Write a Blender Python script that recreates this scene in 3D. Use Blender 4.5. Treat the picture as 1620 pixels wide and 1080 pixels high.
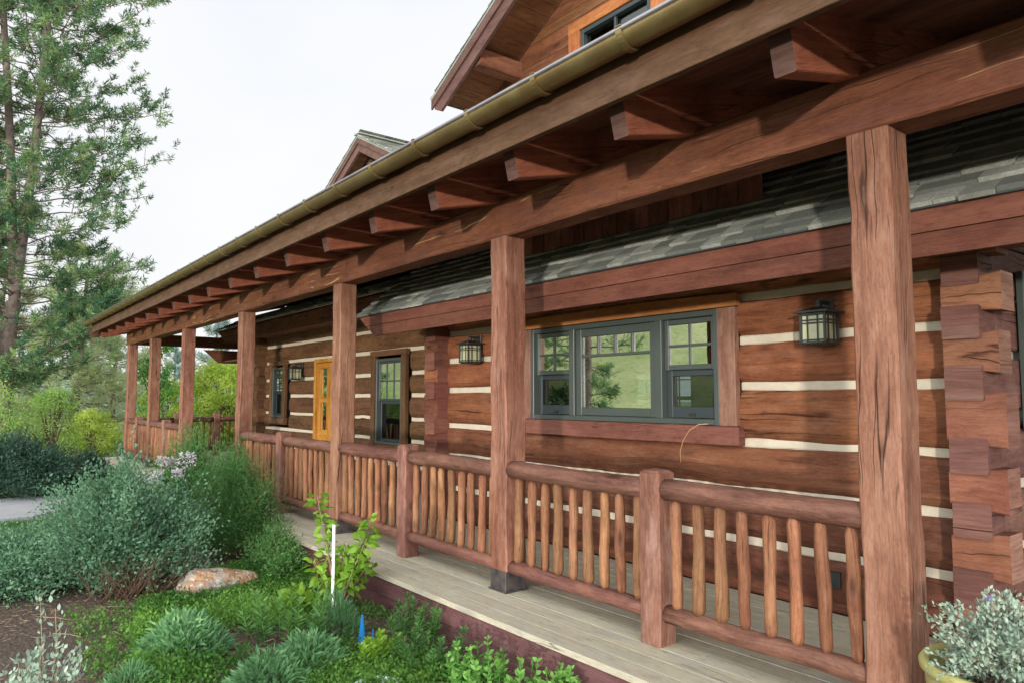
import bpy, math, random
import numpy as np
from mathutils import Vector

for o in list(bpy.data.objects): bpy.data.objects.remove(o)
scene = bpy.context.scene
COL = scene.collection
R = math.radians
rng = np.random.default_rng(11)
random.seed(11)

# ------------------------------------------------------------------ camera
cam_d = bpy.data.cameras.new('camera'); cam = bpy.data.objects.new('camera', cam_d); COL.objects.link(cam)
cam_d.sensor_width = 36; cam_d.lens = 1130/1620*36; cam_d.clip_end = 3000; cam_d.clip_start = .05
CH = 1.40
yaw = R(38.2); pitch = math.atan(88/1130)
fwd = Vector((-math.cos(yaw)*math.cos(pitch), math.sin(yaw)*math.cos(pitch), math.sin(pitch)))
cam.location = (0, 0, CH); cam.rotation_euler = fwd.to_track_quat('-Z', 'Y').to_euler()
scene.camera = cam

# ------------------------------------------------------------------ world and sun
SUN_DIR = Vector((-.60, .80, -.022)).normalized()          # the way the light travels
world = bpy.data.worlds.new('World'); scene.world = world; world.use_nodes = True
wn = world.node_tree.nodes; wl = world.node_tree.links; wn.clear()
w_out = wn.new('ShaderNodeOutputWorld'); w_bg = wn.new('ShaderNodeBackground'); w_bg.inputs['Strength'].default_value = .1
sky = wn.new('ShaderNodeTexSky'); sky.sky_type = 'NISHITA'; sky.sun_disc = False
sky.sun_elevation = math.asin(-SUN_DIR.z); sky.sun_rotation = math.atan2(-SUN_DIR.x, -SUN_DIR.y)
w_tc = wn.new('ShaderNodeTexCoord'); w_map = wn.new('ShaderNodeMapping'); w_map.inputs['Scale'].default_value = (1, 1.6, 3)
w_no = wn.new('ShaderNodeTexNoise'); w_no.inputs['Scale'].default_value = 1.6; w_no.inputs['Detail'].default_value = 6
w_ra = wn.new('ShaderNodeMapRange'); w_ra.inputs['From Min'].default_value = .3; w_ra.inputs['From Max'].default_value = .62
w_ra.inputs['To Min'].default_value = .82; w_ra.inputs['To Max'].default_value = .98
w_mx = wn.new('ShaderNodeMixRGB'); w_mx.inputs['Color2'].default_value = (9.8, 9.85, 9.9, 1)
w_gm = wn.new('ShaderNodeMixRGB'); w_gm.blend_type = 'ADD'; w_gm.inputs['Fac'].default_value = 1; w_gm.inputs['Color2'].default_value = (4.6, 5.4, 7.4, 1)
wl.new(w_tc.outputs['Generated'], w_map.inputs['Vector']); wl.new(w_map.outputs[0], w_no.inputs['Vector'])
wl.new(w_no.outputs['Fac'], w_ra.inputs['Value']); wl.new(w_ra.outputs[0], w_mx.inputs['Fac'])
wl.new(sky.outputs[0], w_gm.inputs['Color1']); wl.new(w_gm.outputs[0], w_mx.inputs['Color1'])
# cloud brightened toward the sun lamp, added as soft frontal fill under the porch
w_dot = wn.new('ShaderNodeVectorMath'); w_dot.operation = 'DOT_PRODUCT'; w_dot.inputs[1].default_value = tuple(-SUN_DIR)
w_lobe = wn.new('ShaderNodeMapRange'); w_lobe.interpolation_type = 'SMOOTHSTEP'; w_lobe.inputs['From Min'].default_value = -.15; w_lobe.inputs['From Max'].default_value = 1
w_lobe.inputs['To Min'].default_value = 1; w_lobe.inputs['To Max'].default_value = 4.2
wl.new(w_tc.outputs['Generated'], w_dot.inputs[0]); wl.new(w_dot.outputs['Value'], w_lobe.inputs['Value'])
w_sc = wn.new('ShaderNodeVectorMath'); w_sc.operation = 'SCALE'; wl.new(w_mx.outputs[0], w_sc.inputs[0]); wl.new(w_lobe.outputs[0], w_sc.inputs['Scale'])
wl.new(w_sc.outputs[0], w_bg.inputs['Color']); wl.new(w_bg.outputs[0], w_out.inputs['Surface'])
sun_d = bpy.data.lights.new('sun', 'SUN'); sun = bpy.data.objects.new('sun', sun_d); COL.objects.link(sun)  # low sun lamp, aimed to stand in for a camera flash
sun_d.energy = 2.7; sun_d.angle = R(2); sun_d.color = (1, .93, .84)
sun.rotation_euler = SUN_DIR.to_track_quat('-Z', 'Y').to_euler(); sun.location = (5, -8, 6)
scene.view_settings.view_transform = 'Standard'; scene.view_settings.look = 'None'
scene.view_settings.exposure = 0.03; scene.view_settings.gamma = 1
scene.render.engine = 'CYCLES'

# ------------------------------------------------------------------ materials
class NT:
    def __init__(s, name):
        s.m = bpy.data.materials.new(name); s.m.use_nodes = True
        s.t = s.m.node_tree; s.n = s.t.nodes; s.l = s.t.links; s.n.clear()
        s.out = s.n.new('ShaderNodeOutputMaterial')
    def node(s, k, **kw):
        nd = s.n.new(k)
        for a, b in kw.items():
            if hasattr(nd, a): setattr(nd, a, b)
        return nd
    def set(s, nd, name, v):
        i = nd.inputs[name]
        if hasattr(v, 'is_output') and v.is_output: s.l.new(v, i)
        elif isinstance(v, (tuple, list)) and len(v) == 3 and i.type == 'RGBA': i.default_value = (*v, 1)
        else: i.default_value = v
    def mapping(s, src, scale, loc=(0, 0, 0)):
        m = s.node('ShaderNodeMapping'); s.l.new(src, m.inputs['Vector'])
        m.inputs['Scale'].default_value = scale; s.set(m, 'Location', loc); return m.outputs[0]
    def noise(s, vec, scale=1, detail=4, rough=.55, dist=0):
        m = s.node('ShaderNodeTexNoise'); s.l.new(vec, m.inputs['Vector'])
        m.inputs['Scale'].default_value = scale; m.inputs['Detail'].default_value = detail
        m.inputs['Roughness'].default_value = rough; m.inputs['Distortion'].default_value = dist; return m.outputs['Fac']
    def rng(s, v, a, b, c=0, d=1, clamp=True):
        m = s.node('ShaderNodeMapRange'); m.clamp = clamp
        s.set(m, 'Value', v); s.set(m, 'From Min', a); s.set(m, 'From Max', b); s.set(m, 'To Min', c); s.set(m, 'To Max', d); return m.outputs[0]
    def mix(s, f, a, b, mode='MIX'):
        m = s.node('ShaderNodeMixRGB'); m.blend_type = mode; s.set(m, 'Fac', f); s.set(m, 'Color1', a); s.set(m, 'Color2', b); return m.outputs[0]
    def math(s, op, a, b=0.0):
        m = s.node('ShaderNodeMath'); m.operation = op; s.set(m, 0, a) if False else None
        for i, v in enumerate((a, b)):
            if hasattr(v, 'is_output'): s.l.new(v, m.inputs[i])
            else: m.inputs[i].default_value = v
        return m.outputs[0]
    def attr(s, name='rnd'):
        a = s.node('ShaderNodeAttribute'); a.attribute_name = name; return a.outputs['Fac']
    def uv(s):
        return s.node('ShaderNodeTexCoord').outputs['UV']
    def obj(s):
        g = s.node('ShaderNodeNewGeometry'); return g.outputs['Position']
    def bump(s, h, strength=.4, dist=.01):
        b = s.node('ShaderNodeBump'); b.inputs['Strength'].default_value = strength; b.inputs['Distance'].default_value = dist
        s.l.new(h, b.inputs['Height']); return b.outputs[0]
    def bsdf(s, col, rough=.6, normal=None, spec=.5, metal=0, coat=0):
        p = s.node('ShaderNodeBsdfPrincipled'); s.set(p, 'Base Color', col); s.set(p, 'Roughness', rough); s.set(p, 'Metallic', metal)
        s.set(p, 'Specular IOR Level', spec); s.set(p, 'Coat Weight', coat)
        if normal is not None: s.l.new(normal, p.inputs['Normal'])
        s.l.new(p.outputs[0], s.out.inputs['Surface']); return p

def wood(name, dark, mid, light, rough=.62, knots=1, cracks=1, tint=.5, weather=None, wam=.5, bump=.5, alt=None, hew=1.0, pale=None):
    """stained timber; UV runs in metres, u along the grain"""
    s = NT(name); uv = s.uv(); rnd = s.attr()
    off = s.node('ShaderNodeCombineXYZ'); s.set(off, 'X', s.math('MULTIPLY', rnd, 37.0)); s.set(off, 'Y', s.math('MULTIPLY', rnd, 11.0)); s.set(off, 'Z', s.math('MULTIPLY', rnd, 5.0))
    va = s.node('ShaderNodeVectorMath'); s.l.new(uv, va.inputs[0]); s.l.new(off.outputs[0], va.inputs[1]); v = va.outputs[0]
    warp = s.noise(s.mapping(v, (1.4, 4, 1)), 1, 2)
    wv = s.node('ShaderNodeVectorMath'); s.l.new(v, wv.inputs[0])
    cw = s.node('ShaderNodeCombineXYZ'); s.set(cw, 'Y', s.math('MULTIPLY', warp, .10)); s.l.new(cw.outputs[0], wv.inputs[1]); v2 = wv.outputs[0]
    g1 = s.noise(s.mapping(v2, (.9, 17, 1)), 1, 5, .6)
    g2 = s.noise(s.mapping(v2, (4, 95, 1)), 1, 3, .6)
    bl = s.noise(s.mapping(v, (1.3, 3.2, 1)), 1, 5, .65)
    c = s.mix(s.rng(g1, .33, .62), dark, mid)
    c = s.mix(s.rng(bl, .40, .72), c, light)
    c = s.mix(s.rng(g2, .42, .68, 0, .5), c, dark)
    mo = s.noise(s.mapping(v2, (6, 14, 1), (2, 5, 1)), 1, 6, .75)
    c = s.mix(s.rng(mo, .52, .70, 0, .5), c, tuple(x*.55 for x in dark)); c = s.mix(s.rng(mo, .46, .32, 0, .4), c, light)
    if alt is not None:
        c = s.mix(s.rng(rnd, .55, .25, 0, .85), c, s.mix(s.rng(g1, .35, .65), tuple(x*.5 for x in alt), alt))
    sp_ = s.noise(s.mapping(v2, (18, 150, 1), (4, 2, 7)), 1, 4, .8); c = s.mix(s.rng(sp_, .54, .66, 0, .55), c, tuple(x*.5 for x in dark)); c = s.mix(s.rng(sp_, .44, .34, 0, .35), c, light)
    hsv = s.node('ShaderNodeHueSaturation'); s.set(hsv, 'Color', c)
    s.set(hsv, 'Value', s.rng(rnd, 0, 1, 1-tint*.42, 1+tint*.42)); s.set(hsv, 'Hue', s.rng(s.math('FRACT', s.math('MULTIPLY', rnd, 7.3)), 0, 1, .493, .507)); c = hsv.outputs[0]
    hs = g1
    if knots:
        vo = s.node('ShaderNodeTexVoronoi'); vo.feature = 'F1'; s.l.new(s.mapping(v2, (1.7*knots, 5.2*knots, 1)), vo.inputs['Vector']); vo.inputs['Scale'].default_value = 1
        kd = vo.outputs['Distance']
        big = s.rng(kd, .05, .16, 1, 0)
        pick = s.node('ShaderNodeSeparateColor'); s.l.new(vo.outputs['Color'], pick.inputs[0])
        big = s.math('MULTIPLY', big, s.rng(pick.outputs[0], .28, .4))
        c = s.mix(s.math('MULTIPLY', big, .72), c, tuple(x*.38 for x in dark))
        hs = s.math('SUBTRACT', hs, s.math('MULTIPLY', big, .8))
    if cracks:
        cr = s.noise(s.mapping(v2, (.33, 8.5, 1), (3, 1, 2)), 1, 2, .4)
        cm = s.rng(s.math('ABSOLUTE', s.math('SUBTRACT', cr, .5)), .0, .008*cracks, 1, 0)
        cm = s.math('MULTIPLY', cm, s.rng(s.noise(s.mapping(v, (.8, 1, 1), (9, 4, 1)), 1, 1), .48, .56))
        c = s.mix(s.math('MULTIPLY', cm, .8), c, tuple(x*.2 for x in dark))
        hs = s.math('SUBTRACT', hs, s.math('MULTIPLY', cm, 1.6))
        if pale is not None:
            c2 = s.noise(s.mapping(v2, (.30, 6.5, 1), (8, 3, 5)), 1, 1, .3)
            pm = s.math('MULTIPLY', s.rng(s.math('ABSOLUTE', s.math('SUBTRACT', c2, .5)), 0, .012, 1, 0), s.rng(s.noise(s.mapping(v, (2.2, 1, 1), (1, 9, 1)), 1, 3), .52, .60))
            c = s.mix(s.math('MULTIPLY', pm, .75), c, pale)
    if weather is not None:
        wn_ = s.noise(s.mapping(v, (3, 9, 1), (1, 7, 0)), 1, 6, .7)
        c = s.mix(s.rng(wn_, .50, .68, 0, wam), c, weather)
    ad = s.noise(s.mapping(v, (7, 3.5, 1)), 1, 2)
    h = s.math('ADD', s.math('ADD', s.math('MULTIPLY', hs, .9), s.math('MULTIPLY', mo, .8)), s.math('ADD', s.math('MULTIPLY', g2, .22), s.math('MULTIPLY', ad, .9*hew)))
    s.bsdf(c, s.rng(mo, .3, .7, rough-.06, rough+.2), s.bump(h, bump*1.25, .016), .25)
    return s.m

M = {}
M['log'] = wood('hewn_log', (.105, .033, .014), (.215, .074, .030), (.32, .125, .052), alt=(.135, .046, .028), tint=.4, knots=1, weather=(.33, .19, .12), wam=.22)
M['log_dark'] = wood('hewn_log_dark', (.055, .024, .011), (.115, .052, .022), (.165, .08, .035), tint=.5, weather=(.2, .13, .08), wam=.2)  # darker brown variant of the hewn log, for the entry wall and trims
M['post'] = wood('rough_sawn_post', (.13, .050, .028), (.235, .102, .060), (.32, .165, .105), tint=.14, knots=1.5, weather=(.42, .245, .17), wam=.35, cracks=1.0, hew=.9)
M['newel'] = wood('newel_wood', (.115, .045, .03), (.215, .092, .062), (.30, .145, .10), tint=.2, knots=1.2, weather=(.46, .32, .26), wam=.4, cracks=.6)
M['beam'] = wood('porch_beam_wood', (.095, .033, .016), (.185, .068, .033), (.24, .10, .05), tint=.25, knots=.8, cracks=1.2, weather=(.12, .05, .045), wam=.5, pale=(.55, .38, .17))
M['rafter'] = wood('rafter_wood', (.16, .046, .028), (.29, .088, .05), (.37, .13, .075), tint=.3, knots=.9, weather=(.33, .15, .1), wam=.3)
M['fascia'] = wood('fascia_board_stain', (.06, .028, .014), (.105, .05, .025), (.14, .072, .038), tint=.2, knots=.9, cracks=.3, bump=.25, hew=.2, weather=(.17, .10, .075), wam=.4)
M['fascia_red'] = wood('lower_fascia_stain', (.095, .032, .020), (.165, .058, .034), (.21, .085, .052), tint=.3, knots=.8, cracks=0, bump=.2, hew=.2)
M['siding'] = wood('board_siding_stain', (.13, .045, .03), (.24, .09, .06), (.34, .15, .09), tint=1.0, knots=1, cracks=.5)
M['soffit'] = wood('soffit_boards', (.10, .038, .023), (.18, .068, .04), (.24, .10, .06), tint=.35, knots=.8, cracks=0, bump=.3, hew=.1)
M['soffit_gold'] = wood('gable_soffit_boards', (.10, .038, .017), (.195, .08, .035), (.27, .12, .055), tint=.35, knots=.8, cracks=0, bump=.3, hew=.1)
M['rail'] = wood('peeled_rail_log', (.08, .030, .022), (.15, .064, .045), (.21, .105, .075), rough=.55, tint=.25, knots=1.1, weather=(.28, .13, .08), wam=.5, cracks=.7)
M['baluster'] = wood('peeled_baluster', (.09, .034, .016), (.235, .098, .046), (.36, .18, .09), rough=.62, tint=.6, knots=1.5, cracks=.5, weather=(.14, .05, .03), wam=.5)
M['trim_gold'] = wood('window_head_board', (.21, .07, .02), (.37, .135, .04), (.46, .19, .065), tint=.2, knots=.6, cracks=0, bump=.25, hew=.2)
M['trim'] = wood('window_trim_board', (.15, .065, .042), (.25, .12, .085), (.34, .19, .14), tint=.3, knots=.7, cracks=.4, bump=.3, hew=.2)
M['sill'] = wood('sill_board', (.10, .035, .025), (.165, .06, .042), (.22, .09, .065), tint=.2, knots=.7, cracks=.3, bump=.3, hew=.2)
M['log_end'] = wood('log_butt_end', (.085, .034, .026), (.14, .062, .048), (.20, .10, .075), tint=.55, knots=.6, cracks=1.5, hew=.5, weather=(.3, .2, .16), wam=.25)
M['corner_log'] = wood('corner_log_side', (.14, .050, .028), (.235, .092, .052), (.31, .14, .08), tint=.35, knots=.9, weather=(.2, .09, .06), wam=.4)
M['door'] = wood('oiled_pine_door', (.24, .09, .012), (.44, .19, .03), (.56, .28, .06), rough=.4, tint=.25, knots=1, cracks=0, bump=.2, hew=0)
M['deck'] = wood('weathered_deck_paint', (.36, .325, .235), (.45, .415, .305), (.52, .48, .36), rough=.75, tint=.12, knots=.5, cracks=.6, weather=(.33, .35, .34), wam=.6, bump=.25, hew=.1)
M['rim'] = wood('deck_rim_stain', (.085, .036, .036), (.13, .058, .056), (.16, .08, .075), rough=.7, tint=.2, knots=.7, cracks=.5, weather=(.22, .13, .12), wam=.3, bump=.25, hew=.2)
M['barge'] = wood('barge_board_stain', (.075, .036, .028), (.11, .056, .045), (.15, .085, .07), tint=.2, knots=.8, cracks=0, bump=.25, hew=.1)

def plain(name, col, rough=.6, metal=0, spec=.5, nscale=8, var=.2, bump=.1, vec='pos', col2=None):
    s = NT(name); p = s.obj(); n = s.noise(p, nscale, 6, .65)
    c = s.mix(s.rng(n, .3, .7), tuple(x*(1-var) for x in col), col2 if col2 else tuple(min(1, x*(1+var)) for x in col))
    s.bsdf(c, s.rng(n, .3, .7, rough*.85, min(1, rough*1.15)), s.bump(s.noise(p, nscale*6, 4), bump, .004), spec, metal); return s.m
M['chink'] = plain('mortar_chinking', (.50, .445, .34), .9, nscale=9, var=.12, bump=.5)
M['frame'] = plain('green_grey_window_cladding', (.054, .068, .061), .42, nscale=3, var=.08)
M['sash'] = plain('dark_window_sash', (.03, .042, .045), .45, nscale=3, var=.08)
M['gutter'] = plain('aged_copper_gutter', (.27, .17, .07), .42, metal=.7, nscale=5, var=.35, bump=.25, col2=(.25, .20, .085))
M['gutter_edge'] = plain('gutter_edge_metal', (.20, .20, .21), .45, metal=.5, nscale=5)
M['base_metal'] = plain('steel_post_base', (.045, .055, .07), .5, metal=.4, nscale=14, var=.4, col2=(.12, .09, .08))
M['iron'] = plain('black_iron', (.022, .024, .024), .5, nscale=20)
M['lampglass'] = plain('opal_lamp_glass', (.43, .44, .27), .3, nscale=6, var=.08, bump=.02)
M['flash'] = plain('blue_grey_flashing', (.07, .12, .17), .4, metal=.3, nscale=6)
M['white'] = plain('white_painted_stake', (.78, .78, .76), .6, nscale=14, var=.08)
M['blue'] = plain('blue_plastic', (.015, .22, .55), .4, nscale=10, var=.1)
M['pot'] = plain('green_yellow_glazed_pot', (.42, .37, .12), .32, nscale=2.5, var=.12, bump=.02, col2=(.36, .38, .15))
M['bowl'] = plain('pale_blue_enamel', (.5, .62, .62), .35, nscale=6)
M['soil'] = plain('pot_soil', (.05, .035, .025), .95, nscale=40, var=.4, bump=1)
M['cable'] = plain('tan_cable', (.42, .24, .12), .5)
M['plaster'] = plain('interior_plaster', (.20, .18, .15), .9, nscale=2, var=.05)
M['dark_floor'] = plain('interior_floor', (.12, .07, .04), .5)
M['bark'] = plain('pine_bark', (.13, .10, .085), .9, nscale=7, var=.5, bump=1, col2=(.25, .19, .155))
M['twig'] = plain('brown_twig', (.13, .075, .05), .85, nscale=30, var=.3)
M['twig_pale'] = plain('pale_stem', (.26, .19, .13), .85, nscale=30, var=.3)

def rockm():
    s = NT('lichen_stone'); p = s.obj(); n = s.noise(p, 5, 6, .6); n2 = s.noise(p, 26, 6, .7)
    c = s.mix(s.rng(n, .46, .60), (.42, .25, .14), (.46, .43, .38)); c = s.mix(s.rng(n2, .45, .7, 0, .75), c, (.10, .08, .06)); c = s.mix(s.rng(s.noise(p, 40, 3), .6, .68), c, (.6, .58, .5))
    s.bsdf(c, .9, s.bump(n2, 1, .03)); return s.m
M['rock'] = rockm()

def shingle():
    s = NT('slate_grey_shingle'); r = s.attr(); p = s.obj(); n = s.noise(p, 60, 4, .7); b = s.noise(p, 3, 4)
    c = s.mix(r, (.15, .165, .145), (.52, .53, .46)); c = s.mix(s.rng(b, .4, .65, 0, .5), c, (.12, .13, .115)); c = s.mix(s.rng(n, .35, .7, 0, .5), c, (.08, .085, .075))
    s.bsdf(c, .9, s.bump(n, .8, .006)); return s.m
M['shingle'] = shingle()

def glassm(name, refl=.5, tint=(.55, .62, .58)):
    s = NT(name); g = s.node('ShaderNodeBsdfGlossy'); s.set(g, 'Roughness', .004); s.set(g, 'Color', (.92, .95, .9))
    nb = s.noise(s.mapping(s.obj(), (1.2, 1, 1.6)), 1, 2); s.l.new(s.bump(nb, .14, .02), g.inputs['Normal'])
    t = s.node('ShaderNodeBsdfTransparent'); s.set(t, 'Color', tint)
    m = s.node('ShaderNodeMixShader'); m.inputs[0].default_value = refl; s.l.new(t.outputs[0], m.inputs[1]); s.l.new(g.outputs[0], m.inputs[2])
    s.l.new(m.outputs[0], s.out.inputs['Surface']); return s.m
M['pane'] = glassm('window_glass', .62)
M['pane_screen'] = glassm('screened_window_glass', .10, (.40, .46, .47))

def leafm(name, a, b, trans=.35, c3=None, rough=.5):
    s = NT(name); r = s.attr(); p = s.obj()
    c = s.mix(r, a, b); c = s.mix(s.rng(s.noise(p, 2.2, 3), .4, .65, 0, .6), c, c3 if c3 else tuple(x*.75 for x in a))
    pr = s.node('ShaderNodeBsdfPrincipled'); s.set(pr, 'Base Color', c); s.set(pr, 'Roughness', rough); s.set(pr, 'Specular IOR Level', .3)
    t = s.node('ShaderNodeBsdfTranslucent'); s.set(t, 'Color', c)
    m = s.node('ShaderNodeMixShader'); m.inputs[0].default_value = trans
    s.l.new(pr.outputs[0], m.inputs[1]); s.l.new(t.outputs[0], m.inputs[2]); s.l.new(m.outputs[0], s.out.inputs['Surface']); return s.m
M['lf_potentilla'] = leafm('blue_green_leaves', (.08, .19, .105), (.19, .345, .20))
M['lf_tall'] = leafm('feathery_green_leaves', (.055, .16, .04), (.13, .28, .075))
M['lf_juniper'] = leafm('dark_juniper_needles', (.02, .055, .035), (.055, .12, .075), .15)
M['lf_lime'] = leafm('lime_green_leaves', (.16, .34, .03), (.34, .55, .07), .45)
M['lf_lavender'] = leafm('grey_green_blades', (.11, .27, .11), (.25, .47, .21))
M['lf_silver'] = leafm('silver_leaves', (.22, .33, .24), (.44, .54, .43), .2)
M['lf_cover'] = leafm('ground_cover_leaves', (.05, .16, .025), (.20, .40, .07), .4)
M['lf_mint'] = leafm('mint_leaves', (.08, .26, .04), (.20, .42, .09), .35)
M['lf_grass'] = leafm('grass_blades', (.06, .17, .04), (.15, .30, .08), .4)
M['lf_pine'] = leafm('pine_needles', (.05, .16, .085), (.32, .44, .16), .35)
M['lf_pine_pale'] = leafm('glare_pale_pine_needles', (.40, .48, .25), (.66, .72, .42), .55)  # needles lightened: haze and backlight glare put into the colour
M['lf_bright'] = leafm('sunlit_yellow_green_leaves', (.34, .50, .06), (.66, .76, .18), .55)  # sunlit glow put into the leaf colour
M['lf_fresh'] = leafm('fresh_green_leaves', (.22, .42, .09), (.48, .64, .20), .5)
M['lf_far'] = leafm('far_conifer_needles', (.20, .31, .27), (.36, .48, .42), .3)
M['petal'] = leafm('lilac_white_petals', (.55, .48, .56), (.75, .72, .75), .3)
M['petal_y'] = leafm('yellow_petals', (.75, .52, .02), (.9, .7, .05), .3)
M['petal_v'] = leafm('violet_petals', (.25, .25, .65), (.35, .35, .8), .3)
M['lf_red'] = leafm('red_new_leaves', (.22, .03, .06), (.40, .08, .12), .4)
M['straw'] = leafm('dry_straw', (.22, .15, .09), (.42, .32, .20), .1)

def groundm():
    s = NT('garden_soil_and_mulch'); p = s.obj()
    n1 = s.noise(p, 1.1, 5, .6); n2 = s.noise(p, 30, 6, .75); n3 = s.noise(s.mapping(p, (12, 45, 10)), 1, 4, .6)
    c = s.mix(s.rng(n2, .3, .7), (.035, .024, .018), (.15, .105, .078)); c = s.mix(s.rng(n3, .5, .7, 0, .6), c, (.20, .145, .105))
    # farther off the soil gives way to rough grass
    sp = s.node('ShaderNodeSeparateXYZ'); s.l.new(p, sp.inputs[0])
    far = s.math('ADD', s.rng(sp.outputs[0], -9.5, -12.5), s.math('ADD', s.rng(sp.outputs[1], -3, -6), s.rng(sp.outputs[1], 10, 14)))
    g = s.mix(s.rng(n2, .3, .7), (.06, .10, .03), (.17, .22, .08)); g = s.mix(s.rng(n1, .4, .7), g, (.24, .24, .11))
    c = s.mix(s.rng(far, .1, .9), c, g)
    s.bsdf(c, .95, s.bump(s.math('ADD', n2, n3), 1, .03)); return s.m
M['ground'] = groundm()
def hillm():
    s = NT('grassy_hillside'); p = s.obj(); n = s.noise(p, .16, 6, .65); n2 = s.noise(p, 1.6, 6, .7)
    c = s.mix(s.rng(n, .38, .62), (.24, .31, .11), (.40, .42, .20)); c = s.mix(s.rng(n2, .5, .72, 0, .7), c, (.09, .17, .04)); s.bsdf(c, .95); return s.m
M['hill'] = hillm()
def concm():
    s = NT('pale_concrete'); p = s.obj(); n = s.noise(p, 3, 6, .7); s.bsdf(s.mix(s.rng(n, .3, .7), (.27, .28, .30), (.38, .38, .38)), .85, s.bump(s.noise(p, 60, 3), .3, .003)); return s.m
M['concrete'] = concm()

# ------------------------------------------------------------------ mesh builder
class MB:
    def __init__(s): s.v = []; s.f = []; s.uv = []; s.rnd = []; s.mi = []; s.sm = []; s.n = 0; s.blk = []
    def add(s, verts, faces, uvs, rnd=None, mi=0, smooth=False):
        if rnd is None: rnd = random.random()
        b = s.n
        s.v.extend([tuple(p) for p in verts]); s.n += len(verts)
        for k, (f, u) in enumerate(zip(faces, uvs)):
            s.f.append([b+i for i in f]); s.uv.extend(u); s.rnd.append(rnd); s.mi.append(mi[k] if isinstance(mi, list) else mi); s.sm.append(smooth)
    def block(s, verts, k, rnd, mi=0):
        """n faces of k own corners each: verts (n*k, 3), rnd (n,)"""
        s.blk.append((np.asarray(verts, float).reshape(-1, 3), k, np.asarray(rnd, float), mi))
    def build(s, name, mats, parent=None, loc=None):
        mats = mats if isinstance(mats, (list, tuple)) else [mats]
        me = bpy.data.meshes.new(name)
        V = [np.array(s.v, float).reshape(-1, 3)]; loops = [np.array([i for f in s.f for i in f], int)]
        cnt = [np.array([len(f) for f in s.f], int)]; rn = [np.array(s.rnd, float)]; mi = [np.array(s.mi, int)]; sm = [np.array(s.sm, bool)]
        uv = [np.array(s.uv, float).reshape(-1, 2)]; base = len(s.v)
        for bv, k, r, m in s.blk:
            n = len(r); V.append(bv); loops.append(np.arange(n*k)+base); base += n*k
            cnt.append(np.full(n, k)); rn.append(r); mi.append(np.full(n, m)); sm.append(np.zeros(n, bool)); uv.append(np.zeros((n*k, 2)))
        V = np.concatenate(V); loops = np.concatenate(loops).astype(int); cnt = np.concatenate(cnt).astype(int)
        if loc is not None: V = V-np.array(loc)
        me.vertices.add(len(V)); me.vertices.foreach_set('co', V.ravel())
        me.loops.add(len(loops)); me.loops.foreach_set('vertex_index', loops)
        me.polygons.add(len(cnt)); st = np.concatenate([[0], np.cumsum(cnt)[:-1]]).astype(int)
        me.polygons.foreach_set('loop_start', st); me.polygons.foreach_set('loop_total', cnt)
        me.polygons.foreach_set('material_index', np.concatenate(mi).astype(int)); me.polygons.foreach_set('use_smooth', np.concatenate(sm))
        ul = me.uv_layers.new(name='UVMap'); ul.data.foreach_set('uv', np.concatenate(uv).ravel())
        at = me.attributes.new('rnd', 'FLOAT', 'FACE'); at.data.foreach_set('value', np.concatenate(rn))
        for m in mats: me.materials.append(m)
        me.update(calc_edges=True); me.validate()
        o = bpy.data.objects.new(name, me); COL.objects.link(o)
        if loc is not None: o.location = loc
        if parent is not None: o.parent = parent
        return o

def tag(o, label=None, cat=None, group=None, kind=None):
    if label: o['label'] = label
    if cat: o['category'] = cat
    if group: o['group'] = group
    if kind: o['kind'] = kind
    return o
def empty(name, loc=(0, 0, 0)):
    o = bpy.data.objects.new(name, None); COL.objects.link(o); o.location = loc; o.empty_display_size = .2; return o

def smoothnoise(n, amp, k=3):
    x = np.linspace(0, 1, n); y = np.zeros(n)
    for i in range(1, k+1): y += math.cos(random.random()*6.28)*np.sin(x*6.28*i*random.uniform(.5, 1.6)*max(1, n/12)+random.random()*6.28)/i
    return y*amp

def sweep(mb, a, b, prof, up=(0, 0, 1), seg=.3, wob=.0, swell=.0, smooth=False, rnd=None, endmat=None, prof2=None, mat=0):
    """prof: list of (side, up) metres; swept from a to b with hand-hewn waviness"""
    a = Vector(a); b = Vector(b); t = b-a; L = t.length; t.normalize(); up = Vector(up); s_ = t.cross(up).normalized(); u_ = s_.cross(t).normalized()
    n = max(2, int(L/seg)+1) if (wob or swell) else 2
    m = len(prof); dx = smoothnoise(n, wob); dz = smoothnoise(n, wob); sc = 1+smoothnoise(n, swell)
    per = [0]
    for i in range(m):
        p, q = prof[i], prof[(i+1) % m]; per.append(per[-1]+math.hypot(p[0]-q[0], p[1]-q[1]))
    V = []
    jit = np.random.default_rng(random.randrange(1 << 30)).normal(0, wob*.25, (n, m, 2)) if wob else np.zeros((n, m, 2))
    for i in range(n):
        f = i/(n-1); c = a+t*(L*f)
        for j in range(m):
            px, pz = prof[j]
            if prof2: px = px*(1-f)+prof2[j][0]*f; pz = pz*(1-f)+prof2[j][1]*f
            V.append(c+s_*(px*sc[i]+dx[i]+jit[i, j, 0])+u_*(pz*sc[i]+dz[i]+jit[i, j, 1]))
    F = []; U = []; MI = []; u0 = random.random()*20; v0 = random.random()*9
    for i in range(n-1):
        for j in range(m):
            k = (j+1) % m; F.append([i*m+j, (i+1)*m+j, (i+1)*m+k, i*m+k]); MI.append(mat)
            ua = u0+L*i/(n-1); ub = u0+L*(i+1)/(n-1); va = v0+per[j]; vb = v0+per[j+1]
            U.append([(ua, va), (ub, va), (ub, vb), (ua, vb)])
    F.append(list(range(m))); U.append([(u0+p[0]*.4, v0+p[1]) for p in prof]); MI.append(mat if endmat is None else endmat)
    F.append([(n-1)*m+j for j in range(m)][::-1]); U.append([(u0+p[0]*.4+3, v0+p[1]) for p in prof][::-1]); MI.append(mat if endmat is None else endmat)
    mb.add(V, F, U, rnd, MI, smooth)

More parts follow.
